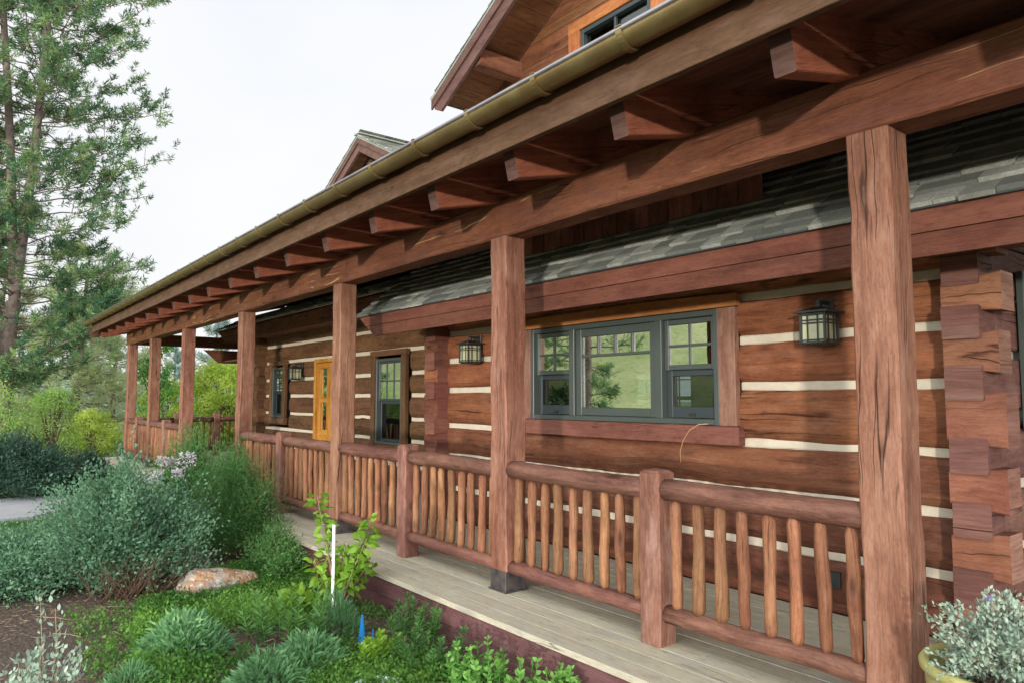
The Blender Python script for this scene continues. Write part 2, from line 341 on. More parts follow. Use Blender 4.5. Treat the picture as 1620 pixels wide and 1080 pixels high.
def rect(w, h, c=.01):
    w /= 2; h /= 2
    return [(-w+c, -h), (w-c, -h), (w, -h+c), (w, h-c), (w-c, h), (-w+c, h), (-w, h-c), (-w, -h+c)]
def circ(r, n=12, ry=None):
    ry = ry or r; return [(r*math.cos(6.2832*i/n), ry*math.sin(6.2832*i/n)) for i in range(n)]
def box(mb, x0, x1, y0, y1, z0, z1, c=.004, axis=None, wob=0, rnd=None, endmat=None, mat=0):
    d = (x1-x0, y1-y0, z1-z0)
    if axis is None: axis = int(np.argmax(d))
    c = min(c, min(d)*.3)
    cx_, cy_, cz_ = (x0+x1)/2, (y0+y1)/2, (z0+z1)/2
    if axis == 0: sweep(mb, (x0, cy_, cz_), (x1, cy_, cz_), rect(d[1], d[2], c), (0, 0, 1), wob=wob, rnd=rnd, endmat=endmat, mat=mat)
    elif axis == 1: sweep(mb, (cx_, y0, cz_), (cx_, y1, cz_), rect(d[0], d[2], c), (0, 0, 1), wob=wob, rnd=rnd, endmat=endmat, mat=mat)
    else: sweep(mb, (cx_, cy_, z0), (cx_, cy_, z1), rect(d[0], d[1], c), (0, 1, 0), wob=wob, rnd=rnd, endmat=endmat, mat=mat)
def prism(mb, pts, y0, y1, plane='XZ', rnd=None, grain=0):
    """polygon pts in plane extruded; uv in metres"""
    n = len(pts)
    P = (lambda p, d: (p[0], d, p[1])) if plane == 'XZ' else (lambda p, d: (d, p[0], p[1]))
    V = [P(p, y0) for p in pts]+[P(p, y1) for p in pts]; o = random.random()*20
    def uvp(p): return (o+p[0], o+p[1]) if grain == 0 else (o+p[1], o+p[0])
    F = [list(range(n)), [n+i for i in range(n)][::-1]]; U = [[uvp(p) for p in pts], [uvp(p) for p in pts][::-1]]
    for i in range(n):
        k = (i+1) % n; F.append([i, n+i, n+k, k]); d = math.dist(pts[i], pts[k])
        e = abs(y1-y0); U.append([(o, o+i*.3), (o+e, o+i*.3), (o+e, o+i*.3+d), (o, o+i*.3+d)])
    mb.add(V, F, U, rnd)
def one(name, fn, mat, parent=None, **kw):
    mb = MB(); fn(mb); return mb.build(name, mat, parent)

# ------------------------------------------------------------------ ground, path, hill
def gz(x, y):
    return -.30 + .03*math.sin(x*1.3+y)*math.cos(y*1.1-x*.4)+.02*math.sin(x*3.1)*math.sin(y*2.7)
def make_ground():
    xs = np.concatenate([np.linspace(-600, -40, 12), np.linspace(-36, -12, 16), np.linspace(-11.5, 3, 60), np.linspace(5, 40, 10), np.linspace(80, 600, 6)])
    ys = np.concatenate([np.linspace(-600, -20, 12), np.linspace(-15, -1.5, 10), np.linspace(-1, 5, 40), np.linspace(6, 30, 10), np.linspace(60, 600, 8)])
    V = []; 
    for x in xs:
        for y in ys:
            z = gz(x, y)
            if x < -15: z -= (-15-x)*.02 if x > -60 else .9+(-60-x)*.005
            if 2.7 < y < 8 and x > -19.5: z = -.31
            V.append((x, y, z))
    F = []; n = len(ys)
    for i in range(len(xs)-1):
        for j in range(n-1): F.append([i*n+j, (i+1)*n+j, (i+1)*n+j+1, i*n+j+1])
    mb = MB(); mb.add(V, F, [[(0, 0)]*4]*len(F), .5, 0, True)
    return tag(mb.build('ground', M['ground']), kind='structure')
make_ground()
mb = MB()
pp = [(-11.9, -.4), (-12.0, 1.0), (-12.4, 1.45), (-13.0, 1.7), (-14.0, 1.75), (-14.4, 1.2), (-14.3, .0), (-14.6, -3), (-11.6, -3)]
V = [(x, y, -.235) for x, y in pp]+[(x, y, -.36) for x, y in pp]; n = len(pp)
mb.add(V, [list(range(n))]+[[i, (i+1) % n, n+(i+1) % n, n+i] for i in range(n)], [[(0, 0)]*n]+[[(0, 0)]*4]*n, .5)
tag(mb.build('path', M['concrete']), kind='structure')
# hillside behind the camera, seen only in the panes
def hill(name, ctr, rx, ry, h, mat, n=40):
    V = []; F = []
    for i in range(n+1):
        for j in range(n+1):
            u = -1+2*i/n; v = -1+2*j/n; r = min(1, math.hypot(u, v)); z = h*(.5+.5*math.cos(math.pi*r))
            z += h*.05*math.sin(u*9+v*5)*math.cos(v*8)*(1-r)
            V.append((ctr[0]+u*rx, ctr[1]+v*ry, -1.6+z))
    for i in range(n):
        for j in range(n): F.append([i*(n+1)+j, (i+1)*(n+1)+j, (i+1)*(n+1)+j+1, i*(n+1)+j+1])
    mb = MB(); mb.add(V, F, [[(0, 0)]*4]*len(F), .5, 0, True); return tag(mb.build(name, mat), kind='structure')
hill('hill', (-95, -75), 85, 60, 26, M['hill'])

# ------------------------------------------------------------------ the house
house = tag(empty('log_house', (-8, 4.6, 0)), 'brown hewn log house with white chinking, long covered porch and copper gutter', 'house')
HL = Vector(house.location)
def hp(o, parent=None):
    """parent to house (or to a part) keeping world place"""
    p = parent or house; o.parent = p
    if p is house: o.location = Vector(o.location)-HL
    return o
def part(name, mb, mat, parent=None, label=None):
    o = mb.build(name, mat); hp(o, parent)
    if label: o['label'] = label
    return o

# deck
mb = MB(); y = 2.78
while y < 4.55:
    x = -19.3
    while x < 3:
        x1 = min(x+random.choice([3.6, 4.2, 4.8]), 3.2); box(mb, x+.001, x1-.001, y+.001, y+.1385, -.038, random.uniform(-.0008, .0008), .002, 0); x = x1
    y += .14
deck = part('deck', mb, M['deck'])
mb = MB(); y = 4.56
while y < 10:
    box(mb, -19.3, -13.5 if y > 5.5 else -7.4, y+.002, y+.137, -.038, 0, .004, 0); y += .14
part('deck_boards', mb, M['deck'], deck)
mb = MB(); box(mb, -19.28, 3.1, 2.80, 2.845, -.175, -.04, .004, 0, wob=.001); box(mb, -19.28, 3.1, 2.808, 2.85, -.33, -.179, .004, 0, wob=.001); box(mb, -19.285, -19.24, 2.85, 10, -.33, -.04, .004, 1)
part('rim_board', mb, M['rim'], deck)

# log walls
ZA = [-.035, .36, .72, 1.07, 1.48, 1.82, 2.14, 2.50]
def wall_logs(mb, mc, x0, x1, yf, Z, openings, thick=.2, off=0):
    for i in range(len(Z)-1):
        ga, gb = random.uniform(.020, .030) if i > 3 else random.uniform(.013, .022), random.uniform(.020, .030) if i > 2 else random.uniform(.013, .022); z0, z1 = Z[i]+ga, Z[i+1]-gb; segs = [(x0, x1)]
        for (a, b, c, d) in openings:
            if c < z1-.05 and d > z0+.05:
                ns = []
                for s0, s1 in segs:
                    if a > s0 and b < s1: ns += [(s0, a), (b, s1)]
                    else: ns.append((s0, s1))
                segs = ns
        r = min(.98, max(.02, (Z[i]+.1)/2.2*.75+random.uniform(-.05, .2)))
        for s0, s1 in segs:
            h = z1-z0; hw = thick/2
            prof = [(hw, -h/2), (hw, h/2), (-hw+.05, h/2), (-hw+.022, h*.41), (-hw+.006, h*.28), (-hw, h*.08), (-hw, -h*.12), (-hw+.008, -h*.3), (-hw+.026, -h*.42), (-hw+.055, -h/2)]
            prof = [(-p[0], p[1]) for p in prof]
            sweep(mb, (s0, yf+hw, (z0+z1)/2), (s1, yf+hw, (z0+z1)/2), prof, seg=.2, wob=.0075, swell=.0, rnd=r)
    for i in range(1, len(Z)):
        segs = [(x0, x1)]
        for (a, b, c, d) in openings:
            if c < Z[i]-.01 and d > Z[i]+.01:
                ns = []
                for s0, s1 in segs:
                    if a > s0 and b < s1: ns += [(s0, a), (b, s1)]
                    else: ns.append((s0, s1))
                segs = ns
        for s0, s1 in segs:
            sweep(mc, (s0, yf+.103, Z[i]), (s1, yf+.103, Z[i]), rect(.13, .07, .01), seg=.12, wob=.0035)
W = 4.6
mb = MB(); mc = MB()
wall_logs(mb, mc, -7.08, -1.68, W, ZA, [(-5.62, -3.13, 1.05, 2.13)])
wallA = part('wall', mb, M['log'], label='near log wall with wide kitchen window')
part('chinking', mc, M['chink'], wallA)
WB = 5.5; ZB = [-.02, .36, .74, 1.07, 1.43, 1.77, 2.14, 2.49, 2.95]
mb = MB(); mc = MB()
wall_logs(mb, mc, -15.85, -7.1, WB, ZB, [(-15.6, -14.4, .86, 2.1), (-13.1, -11.75, -.1, 2.1), (-10.72, -9.5, .5, 2.12)])
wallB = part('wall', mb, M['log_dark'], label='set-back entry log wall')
part('chinking', mc, M['chink'], wallB)

# dovetailed log ends
def corner(xc, yf, Z, ylen, right=True, matlog='corner_log', w=.19):
    """Y running logs end on the wall face, X running logs flare past them"""
    my = MB(); mx = MB(); ch = MB(); sg = 1 if right else -1
    for i in range(len(Z)):
        z = Z[i]
        if i == 0: z += .09
        if i == len(Z)-1: z -= .06
        h = .185+random.uniform(-.012, .012); hh = random.uniform(-.01, .01)
        sweep(my, (xc+random.uniform(-.006, .006), yf-.17+random.uniform(-.015, .015), z+hh), (xc, yf+.06, z), rect(w, h*1.06, .006), seg=.1, wob=.002, endmat=1, prof2=rect(w, h*.86, .006), rnd=.2+.6*random.random())
        sweep(my, (xc, yf+.06, z), (xc, yf+ylen, z), rect(w, .29, .01), seg=.3, wob=.004, rnd=.2+.6*random.random())
    for i in range(len(Z)-1):
        z = (Z[i]+Z[i+1])/2; r = .15+.7*random.random()
        a = xc-sg*(w/2+.01); b = xc+sg*(w/2+.085+random.uniform(-.01, .02)); g = (Z[i+1]-Z[i])-.19
        sweep(mx, (a, yf-.045, z), (b, yf-.045, z), rect(.19, g+.02, .006), seg=.09, wob=.002, endmat=1, prof2=rect(.19, g+.085, .006), rnd=r)
    for i in range(len(Z)-1):
        z = (Z[i]+Z[i+1])/2
        box(ch, xc-.05, xc+.05, yf+.07, yf+ylen, z-.05, z+.05, .01)
    return my, mx, ch
my, mx, ch = corner(-1.575, W, ZA, 4)
part('corner_log', my, [M['log_end'], M['log_end']], wallA, 'butt ends of cross logs at near corner'); part('corner_log', mx, [M['corner_log'], M['trim']], wallA, 'dovetailed wall log ends'); part('chinking', ch, M['chink'], wallA)
my, mx, ch = corner(-7.18, W, ZA, .9, False, w=.20)
part('corner_log', my, [M['sill'], M['sill']], wallA); part('corner_log', mx, [M['log'], M['sill']], wallA)
my, mx, ch = corner(-15.95, WB, ZB, 4, False, w=.2)
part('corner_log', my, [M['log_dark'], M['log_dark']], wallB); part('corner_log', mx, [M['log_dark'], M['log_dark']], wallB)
mb = MB(); box(mb, -1.46, -.9, 4.44, 4.62, 2.22, 2.36, .01, 0, wob=.003, endmat=0); part('header_log', mb, M['corner_log'], wallA)
# side window sliver in the cross wall at the right edge
mb = MB(); box(mb, -1.47, -1.43, 5.0, 5.08, 1.2, 2.15); box(mb, -1.47, -1.43, 5.6, 5.68, 1.2, 2.15); box(mb, -1.47, -1.43, 5.08, 5.6, 2.07, 2.15); box(mb, -1.47, -1.43, 5.08, 5.6, 1.2, 1.28)
swin = part('window', mb, M['frame'], label='green-framed side window past the corner'); mb = MB(); box(mb, -1.46, -1.45, 5.08, 5.6, 1.28, 2.07); part('pane', mb, M['pane_screen'], swin)

# interior room behind the big window
mb = MB()
def shellbox(mb, x0, x1, y0, y1, z0, z1, holes):
    t = .08
    box(mb, x0-t, x0, 5.8, y1, z0, z1); box(mb, x1, x1+t, y0, y1, z0, z1)
    box(mb, x0-t, -7.25, 5.8, y1+t, z1, z1+t); box(mb, -7.249, x1+t, y0, y1+t, z1, z1+t)
    xs = [x0]
    for a, b, c, d in sorted(holes):
        box(mb, xs[-1], a, y1, y1+t, z0, z1, 0.001, 2); box(mb, a, b, y1, y1+t, z0, c, .001, 0); box(mb, a, b, y1, y1+t, d, z1, .001, 0); xs.append(b)
    box(mb, xs[-1], x1, y1, y1+t, z0, z1, .001, 2)
holes = [(-7.82, -7.24, 1.0, 1.86), (-8.5, -7.96, 1.0, 1.86)]
shellbox(mb, -11.5, -1.75, 4.9, 9.4, 0, 2.6, holes)
room = part('interior_wall', mb, M['plaster'])
mb = MB(); box(mb, -7.25, -1.75, 4.82, 9.4, -.02, .0); box(mb, -11.5, -7.251, 5.8, 9.4, -.02, .0); part('interior_floor', mb, M['dark_floor'], room)
for a, b, c, d in holes:
    mb = MB(); box(mb, a, b, 9.4, 9.44, c, c+.06); box(mb, a, b, 9.4, 9.44, d-.06, d); box(mb, a, a+.05, 9.4, 9.44, c+.06, d-.06); box(mb, b-.05, b, 9.4, 9.44, c+.06, d-.06)
    box(mb, a+.05, b-.05, 9.4, 9.44, 1.36, 1.42)
    for k in (1,): box(mb, a+(b-a)*k/2-.012, a+(b-a)*k/2+.012, 9.41, 9.43, c+.06, d-.06)
    box(mb, a+.05, b-.05, 9.412, 9.428, 1.68, 1.70)
    part('window', mb, M['sash'], label='small window in the back wall of the room, seen through the glass')

# big window
def rectframe(mb, x0, x1, z0, z1, y0, y1, w, wb=None):
    wb = wb or w
    box(mb, x0, x0+w, y0, y1, z0, z1, .004, 2); box(mb, x1-w, x1, y0, y1, z0, z1, .004, 2)
    box(mb, x0+w, x1-w, y0+.001, y1-.001, z1-w, z1, .004, 0); box(mb, x0+w, x1-w, y0+.001, y1-.001, z0, z0+wb, .004, 0)
mb = MB(); rectframe(mb, -5.50, -3.28, 1.19, 2.07, 4.565, 4.72, .045)
for xm in (-4.90, -3.86): box(mb, xm-.035, xm+.035, 4.56, 4.72, 1.235, 2.025, .004, 2)
bw = part('window', mb, M['frame'], label='wide three-part window with green-grey frame')
mb = MB(); rectframe(mb, -4.862, -3.898, 1.238, 2.022, 4.585, 4.66, .07)
for k in (1, 2, 3): xm = -4.79+.822*k/4; box(mb, xm-.011, xm+.011, 4.592, 4.628, 1.79, 1.95, .003, 2)
box(mb, -4.79, -3.97, 4.59, 4.63, 1.765, 1.79, .003, 0)
part('sash', mb, M['frame'], bw)
mb = MB(); box(mb, -4.79, -3.97, 4.612, 4.617, 1.308, 1.952); part('pane', mb, M['pane'], bw)
for (a, b) in ((-5.452, -4.938), (-3.822, -3.328)):
    mb = MB(); rectframe(mb, a, b, 1.62, 2.022, 4.60, 4.65, .04); xm = (a+b)/2; box(mb, xm-.011, xm+.011, 4.606, 4.634, 1.66, 1.98, .003, 2); box(mb, a+.04, b-.04, 4.607, 4.633, 1.80, 1.822, .003, 0)
    part('sash', mb, M['frame'], bw, 'upper sash with four panes')
    mb = MB(); box(mb, a+.04, b-.04, 4.618, 4.622, 1.66, 1.98); part('pane', mb, M['pane'], bw)
    mb = MB(); rectframe(mb, a, b, 1.238, 1.62, 4.63, 4.70, .05, .09); part('sash', mb, M['sash'], bw, 'lower sash behind an insect screen')
    mb = MB(); box(mb, a+.05, b-.05, 4.655, 4.66, 1.328, 1.57); part('pane', mb, M['pane_screen'], bw)
    mb = MB(); box(mb, (a+b)/2-.03, (a+b)/2+.03, 4.62, 4.632, 1.255, 1.275); part('latch', mb, M['iron'], bw)
mb = MB(); prism(mb, [(-5.64, 2.075), (-3.10, 2.075), (-3.10, 2.17), (-4.0, 2.19), (-5.0, 2.185), (-5.64, 2.17)], 4.55, 4.60); part('trim', mb, M['trim_gold'], bw, 'golden head board')
for ta, tb in ((-3.278, -3.13), (-5.62, -5.502)):
    mb = MB(); box(mb, ta, tb, 4.56, 4.62, 1.19, 2.07, .004, 2); part('trim', mb, M['trim'], bw)
mb = MB(); box(mb, -5.64, -3.10, 4.545, 4.62, 1.045, 1.187, .006, 0, wob=.002); part('sill', mb, M['sill'], bw)
# wall behind/around the opening so no gap shows
mb = MB(); box(mb, -5.7, -3.05, 4.735, 4.80, .9, 1.19); box(mb, -5.7, -3.05, 4.735, 4.80, 2.07, 2.3); box(mb, -5.7, -5.5, 4.735, 4.8, 1.19, 2.07); box(mb, -3.28, -3.05, 4.735, 4.8, 1.19, 2.07); part('window_jamb', mb, M['log_dark'], bw)

def tall_window(x0, x1, z0, z1, yf, cols, label, trimw=.14):
    mb = MB(); rectframe(mb, x0, x1, z0, z1, yf-.03, yf+.14, .045); w = part('window', mb, M['frame'], label=label)
    zm = z0+(z1-z0)*.5
    mb = MB(); rectframe(mb, x0+.045, x1-.045, zm, z1-.045, yf, yf+.04, .035)
    for k in range(1, cols): xm = x0+.08+(x1-x0-.16)*k/cols; box(mb, xm-.01, xm+.01, yf+.004, yf+.03, zm+.035, z1-.08, .002, 2)
    zz = (zm+z1)/2-.02; box(mb, x0+.08, x1-.08, yf+.005, yf+.029, zz-.01, zz+.01, .002, 0)
    part('sash', mb, M['sash'], w)
    mb = MB(); box(mb, x0+.08, x1-.08, yf+.015, yf+.02, zm+.035, z1-.08); part('pane', mb, M['pane'], w)
    mb = MB(); rectframe(mb, x0+.045, x1-.045, z0+.045, zm, yf+.045, yf+.09, .04); part('sash', mb, M['sash'], w)
    mb = MB(); box(mb, x0+.08, x1-.08, yf+.06, yf+.065, z0+.08, zm-.03); part('pane', mb, M['pane_screen'], w)
    for q in ((x0-trimw, x0-.002, yf-.045, yf+.02, z0-.002, z1+.04), (x1+.002, x1+trimw, yf-.045, yf+.02, z0-.002, z1+.04), (x0-trimw-.02, x1+trimw+.02, yf-.05, yf+.02, z1+.042, z1+.13)):
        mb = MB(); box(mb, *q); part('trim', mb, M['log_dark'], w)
    mb = MB(); box(mb, x0-trimw-.02, x1+trimw+.02, yf-.055, yf+.02, z0-.14, z0-.004, .004, 0); part('sill', mb, M['log_dark'], w)
    mb = MB(); box(mb, x0, x1, yf+.16, yf+.2, z0, z1); part('dark_backing', mb, M['sash'], w)  # dark sheet closing the opening behind the panes
tall_window(-15.3, -14.68, .98, 2.03, WB, 2, 'narrow double-hung window left of the door')
tall_window(-10.56, -9.70, .66, 2.02, WB, 3, 'tall double-hung window right of the door')

# pine double door
mb = MB(); box(mb, -13.1, -13.02, WB-.02, WB+.15, 0, 2.12, .004, 2); box(mb, -11.83, -11.75, WB-.02, WB+.15, 0, 2.12, .004, 2); box(mb, -13.02, -11.83, WB-.02, WB+.15, 2.05, 2.12, .004, 0)
door = part('door', mb, M['door'], label='golden pine front door in a pine frame')
for k in range(2):
    a = -13.02+k*.595; b = a+.595
    mb = MB(); rectframe(mb, a+.003, b-.003, .02, 2.045, WB+.03, WB+.075, .11)
    for zc in (.75, 1.35): box(mb, a+.113, b-.113, WB+.032, WB+.073, zc-.05, zc+.05, .004, 0)
    lf = part('door_leaf', mb, M['door'], door)
    mb = MB(); box(mb, a+.113, b-.113, WB+.045, WB+.065, .13, .70, .003, 2); box(mb, a+.113, a+.20, WB+.036, WB+.07, .80, 1.932, .003, 2); box(mb, b-.20, b-.113, WB+.036, WB+.07, .80, 1.932, .003, 2)
    lf2 = mb.build('panel', M['door']); lf2.parent = door
    mb = MB(); box(mb, a+.20, b-.20, WB+.05, WB+.056, .80, 1.93, .001, 2); lf3 = mb.build('pane', M['pane']); lf3.parent = door

# ------------------------------------------------------------------ porch posts, beam, rafters
PX = [-1.48, -4.235, -7.085, -10.295, -13.435, -16.005, -18.325]
for i, x in enumerate(PX):
    mb = MB(); lean = .0
    sweep(mb, (x, 3.295, .15), (x+lean, 3.295, 2.597), rect(.19, .19, .010), (0, 1, 0), seg=.12, wob=.005, rnd=.2+.09*i)
    p = part('post', mb, M['post'])
    mb = MB(); box(mb, x-.092, x+.092, 3.203, 3.387, .012, .149, .003, 2); box(mb, x-.105, x+.105, 3.19, 3.40, .001, .012, .003, 0); o = mb.build('post_base', M['base_metal']); o.parent = p
mb = MB()
sweep(mb, (-18.55, 3.30, 2.74), (-9.4, 3.30, 2.74), rect(.2, .28, .012), seg=.4, wob=.004, rnd=.8); sweep(mb, (-9.395, 3.30, 2.742), (-6.9, 3.30, 2.742), rect(.2, .28, .012), seg=.4, wob=.004, rnd=.6)
sweep(mb, (-6.895, 3.30, 2.74), (2.5, 3.30, 2.74), rect(.2, .282, .012), seg=.4, wob=.004, rnd=.45)
part('beam', mb, M['beam'], label='long front porch beam')
mb = MB(); box(mb, -18.42, -18.23, 3.41, 10, 2.602, 2.86, .01, 1, wob=.003); part('beam', mb, M['beam'], label='cross beam at the far end of the porch')
mb = MB(); box(mb, -18.42, -18.23, 6.4, 6.59, .0, 2.6, .01, 2, wob=.003); part('post', mb, M['post'], label='rear post on the far porch end')
mb = MB(); box(mb, -18.42, -18.23, 9.7, 9.89, .0, 2.6, .01, 2, wob=.003); part('post', mb, M['post'])
SL = .24
RX = [.5, -.55]+[-1.55, -2.47, -3.37, -4.27, -5.19]
while RX[-1] > -18: RX.append(RX[-1]-.94)
rprof = rect(.10, .27, .006)
mb = MB(); sweep(mb, (0, 2.63, 2.86), (0, 6.8, 2.86+SL*4.17), rprof, seg=.4, wob=.002, rnd=.5, endmat=1)
r0 = part('rafter', mb, [M['rafter'], M['barge']]); r0.location = (RX[0]-HL.x, -HL.y, 0)
for i, x in enumerate(RX[1:]):
    o = r0.copy(); o.data = r0.data; COL.objects.link(o); o.parent = house; o.location = (x-HL.x, -HL.y, 0)
# roof deck (plank soffit) over the rafters
mb = MB(); y = 2.545
while y < 7.4:
    y1 = y+.14; z = 3.0+SL*(y-2.63); sweep(mb, (-19.1, y+.07, z+.02), (3, y+.07, z+.02), [(-.069, -.012-.069*SL*-1*-1), (.069, -.012-.069*SL), (.069, .012-.069*SL), (-.069, .012+.069*SL)] if False else [(.069, -.014-.069*SL), (.069, .014-.069*SL), (-.069, .014+.069*SL), (-.069, -.014+.069*SL)])
    y = y1
roof = part('roof', mb, M['soffit'], label='low-pitched porch roof with board soffit')
mb = MB(); prism(mb, [(2.49, 3.082), (2.49, 3.11), (7.4, 4.29), (7.4, 4.18), (2.55, 3.05)], -19.12, 3.0, 'YZ'); part('shingle_cover', mb, M['shingle'], roof)
mb = MB(); box(mb, -18.75, 3, 2.50, 2.54, 2.85, 2.962, .003, 0); box(mb, -18.75, 3, 2.516, 2.54, 2.966, 3.08, .003, 0)
fa = part('fascia', mb, M['fascia'])
mb = MB(); sweep(mb, (-18.9, 2.50, 2.86), (-18.9, 7.3, 2.86+SL*4.8), rect(.05, .22, .004), rnd=.5); part('rake_board', mb, M['fascia'])
# closed end so no light leaks: dark upper wall behind the porch roof
# gutter
def gutter(mb, x0, x1, yc, zc, r, n=10):
    V = []; F = []; U = []
    for x in np.linspace(x0, x1, 40):
        for k in range(n+1): a = math.pi+math.pi*k/n; V.append((x, yc+r*math.cos(a), zc+r*math.sin(a)))
        for k in range(n+1): a = math.pi+math.pi*k/n; V.append((x, yc+(r-.003)*math.cos(a), zc+(r-.003)*math.sin(a)))
    m = 2*(n+1)
    for i in range(39):
        for k in range(n): F.append([i*m+k, i*m+k+1, (i+1)*m+k+1, (i+1)*m+k]); F.append([i*m+n+1+k, (i+1)*m+n+1+k, (i+1)*m+n+2+k, i*m+n+2+k])
        F.append([i*m, (i+1)*m, (i+1)*m+n+1, i*m+n+1])
    F.append(list(range(n+1))); F.append([39*m+k for k in range(n+1)])
    mb.add(V, F, [[(0, 0)]*len(f) for f in F], .5, 0, True)
GY, GZ, GR = 2.425, 3.09, .070
mb = MB(); gutter(mb, -19.05, 3, GY, GZ, GR)
gut = part('gutter', mb, M['gutter'])
mb = MB(); sweep(mb, (-19.05, GY-GR, GZ+.004), (3, GY-GR, GZ+.004), circ(.011, 8), smooth=True); part('gutter_lip', mb, M['gutter_edge'], gut)
def bracket_mesh():
    mb = MB(); n = 12; r0_ = GR+.001; r1 = GR+.012; w = .018; V = []; F = []
    for x in (-w, w):
        for k in range(n+1):
            a = math.pi+(math.pi*1.02)*k/n; V.append((x, r0_*math.cos(a), r0_*math.sin(a))); V.append((x, r1*math.cos(a), r1*math.sin(a)))
    m = 2*(n+1)
    for k in range(n): F += [[2*k+1, 2*k+3, m+2*k+3, m+2*k+1], [2*k, 2*k+1, 2*k+3, 2*k+2], [m+2*k, m+2*k+1, m+2*k+3, m+2*k+2]]
    mb.add(V, F, [[(0, 0)]*4]*len(F), .5); box(mb, -w, w, -GR-.014, GR+.03, .012, .017, .001, 1); return mb
b0 = bracket_mesh().build('gutter_bracket', M['gutter']); b0.parent = gut
bx = [-.95-.62*k for k in range(-2, 30)]
b0.location = (bx[0], GY, GZ)
for x in bx[1:]:
    o = b0.copy(); COL.objects.link(o); o.parent = gut; o.location = (x, GY, GZ)

# ------------------------------------------------------------------ lower shingled roof, fascia, siding, dormers
def shingles(mb, o, ax, up, L, H, row=.14, clip=None, thick=.012):
    o = Vector(o); ax = Vector(ax).normalized(); up = Vector(up).normalized(); nr = ax.cross(up).normalized()
    if nr.z < 0: nr = -nr
    r = 0; h = 0
    while h < H:
        x = -random.random()*.2
        while x < L:
            w = random.choice([.12, .16, .2, .24, .3]); x0 = max(x, 0); x1 = min(x+w-.004, L); x += w
            if x1-x0 < .01: continue
            c = (x0+x1)/2
            if clip and not clip(c, h): continue
            j = random.choice([0, 0, -.018]); t = thick*random.uniform(.8, 1.4)
            a, b = h+j, h+row+.02
            P = [o+ax*x0+up*a+nr*t*1.6, o+ax*x1+up*a+nr*t*1.6, o+ax*x1+up*b+nr*.002, o+ax*x0+up*b+nr*.002, o+ax*x0+up*a, o+ax*x1+up*a]
            mb.add(P, [[0, 1, 2, 3], [4, 5, 1, 0], [0, 3, 4], [1, 5, 2]], [[(0, 0)]*4]*2+[[(0, 0)]*3]*2, random.random()**1.3)
        h += row
EY, EZ = 3.90, 2.390; LS = .8
upv = Vector((0, 1, LS)).normalized()
mb = MB(); shingles(mb, (-8.0, EY-.03, EZ-.02), (1, 0, 0), upv, 10.5, 1.75, row=.14, thick=.014)
lr = part('lower_roof', mb, M['shingle'], label='strip of grey shingled lower roof under the porch roof')
mb = MB(); prism(mb, [(EY, EZ-.03), (EY, EZ-.006), (5.2, EZ-.006+LS*1.3), (5.2, EZ-.03+LS*1.3)], -7.98, 2.5, 'YZ'); part('roof_deck', mb, M['siding'], lr)
mb = MB(); box(mb, -8.0, 2.5, EY-.028, EY-.001, EZ-.03, EZ-.018, .002, 0); part('drip_edge', mb, M['sash'], lr)
mb = MB(); prism(mb, [(-7.97, 2.365), (2.4, 2.365), (2.4, 2.244), (-7.80, 2.244)], EY, EY+.035); prism(mb, [(-7.80, 2.241), (2.4, 2.241), (2.4, 2.12), (-7.6, 2.12)], EY+.012, EY+.04); part('fascia', mb, M['fascia_red'], lr)
mb = MB(); box(mb, -7.7, 2.4, EY+.042, W+.1, 2.31, 2.33, .002, 0); part('soffit', mb, M['soffit'], lr)
# set-back eave over the entry wall
mb = MB(); shingles(mb, (-18.3, 5.05, 3.0), (1, 0, 0), Vector((0, 1, .5)).normalized(), 10.4, .8)
lr2 = part('lower_roof', mb, M['shingle'], label='shingled eave over the entry wall')
mb = MB(); prism(mb, [(-18.1, 2.985), (-8.75, 2.985), (-8.75, 2.69), (-17.5, 2.69)], 5.1, 5.14); part('fascia', mb, M['beam'], lr2)
mb = MB(); box(mb, -18.15, -8.75, 5.07, 5.12, 2.987, 3.0, .002, 0); part('drip_edge', mb, M['chink'], lr2)
mb = MB(); prism(mb, [(5.1, 2.99), (7.6, 4.1), (7.6, 4.07), (5.1, 2.96)], -18.1, -8.75, 'YZ'); box(mb, -17.4, -8.75, 5.141, 5.6, 2.70, 2.72, .002, 0); part('roof_deck', mb, M['siding'], lr2)
# hipped eave running back round the far end
mb = MB(); prism(mb, [(4.62, 2.50), (10, 2.50), (10, 2.20), (4.96, 2.20)], -17.5, -17.46, 'YZ'); lr3 = part('lower_roof', mb, M['beam'], label='far eave turning round the end of the house')
mb = MB(); box(mb, -17.455, -16.1, 5.0, 10, 2.21, 2.24, .002, 1); part('soffit', mb, M['soffit'], lr3)
# vertical board siding between lower and porch roofs
mb = MB(); SY = 4.33
x = -5.35
while x < -2.74:
    w = random.choice([.13, .17, .2, .23]); x1 = min(x+w, -2.73)
    zb = EZ+LS*(SY-EY)-.02
    rt = zb+(max(0, x+2.95)*.9 if x > -2.95 else 0)
    box(mb, x+.003, x1-.003, SY-random.uniform(0, .012), SY+.03, rt, 3.45, .004, 2); x = x1
sid = part('siding', mb, M['siding'])
mb = MB(); box(mb, -19, 3, 7.3, 7.4, 2.9, 5.2); part('back_wall', mb, M['soffit'], sid)

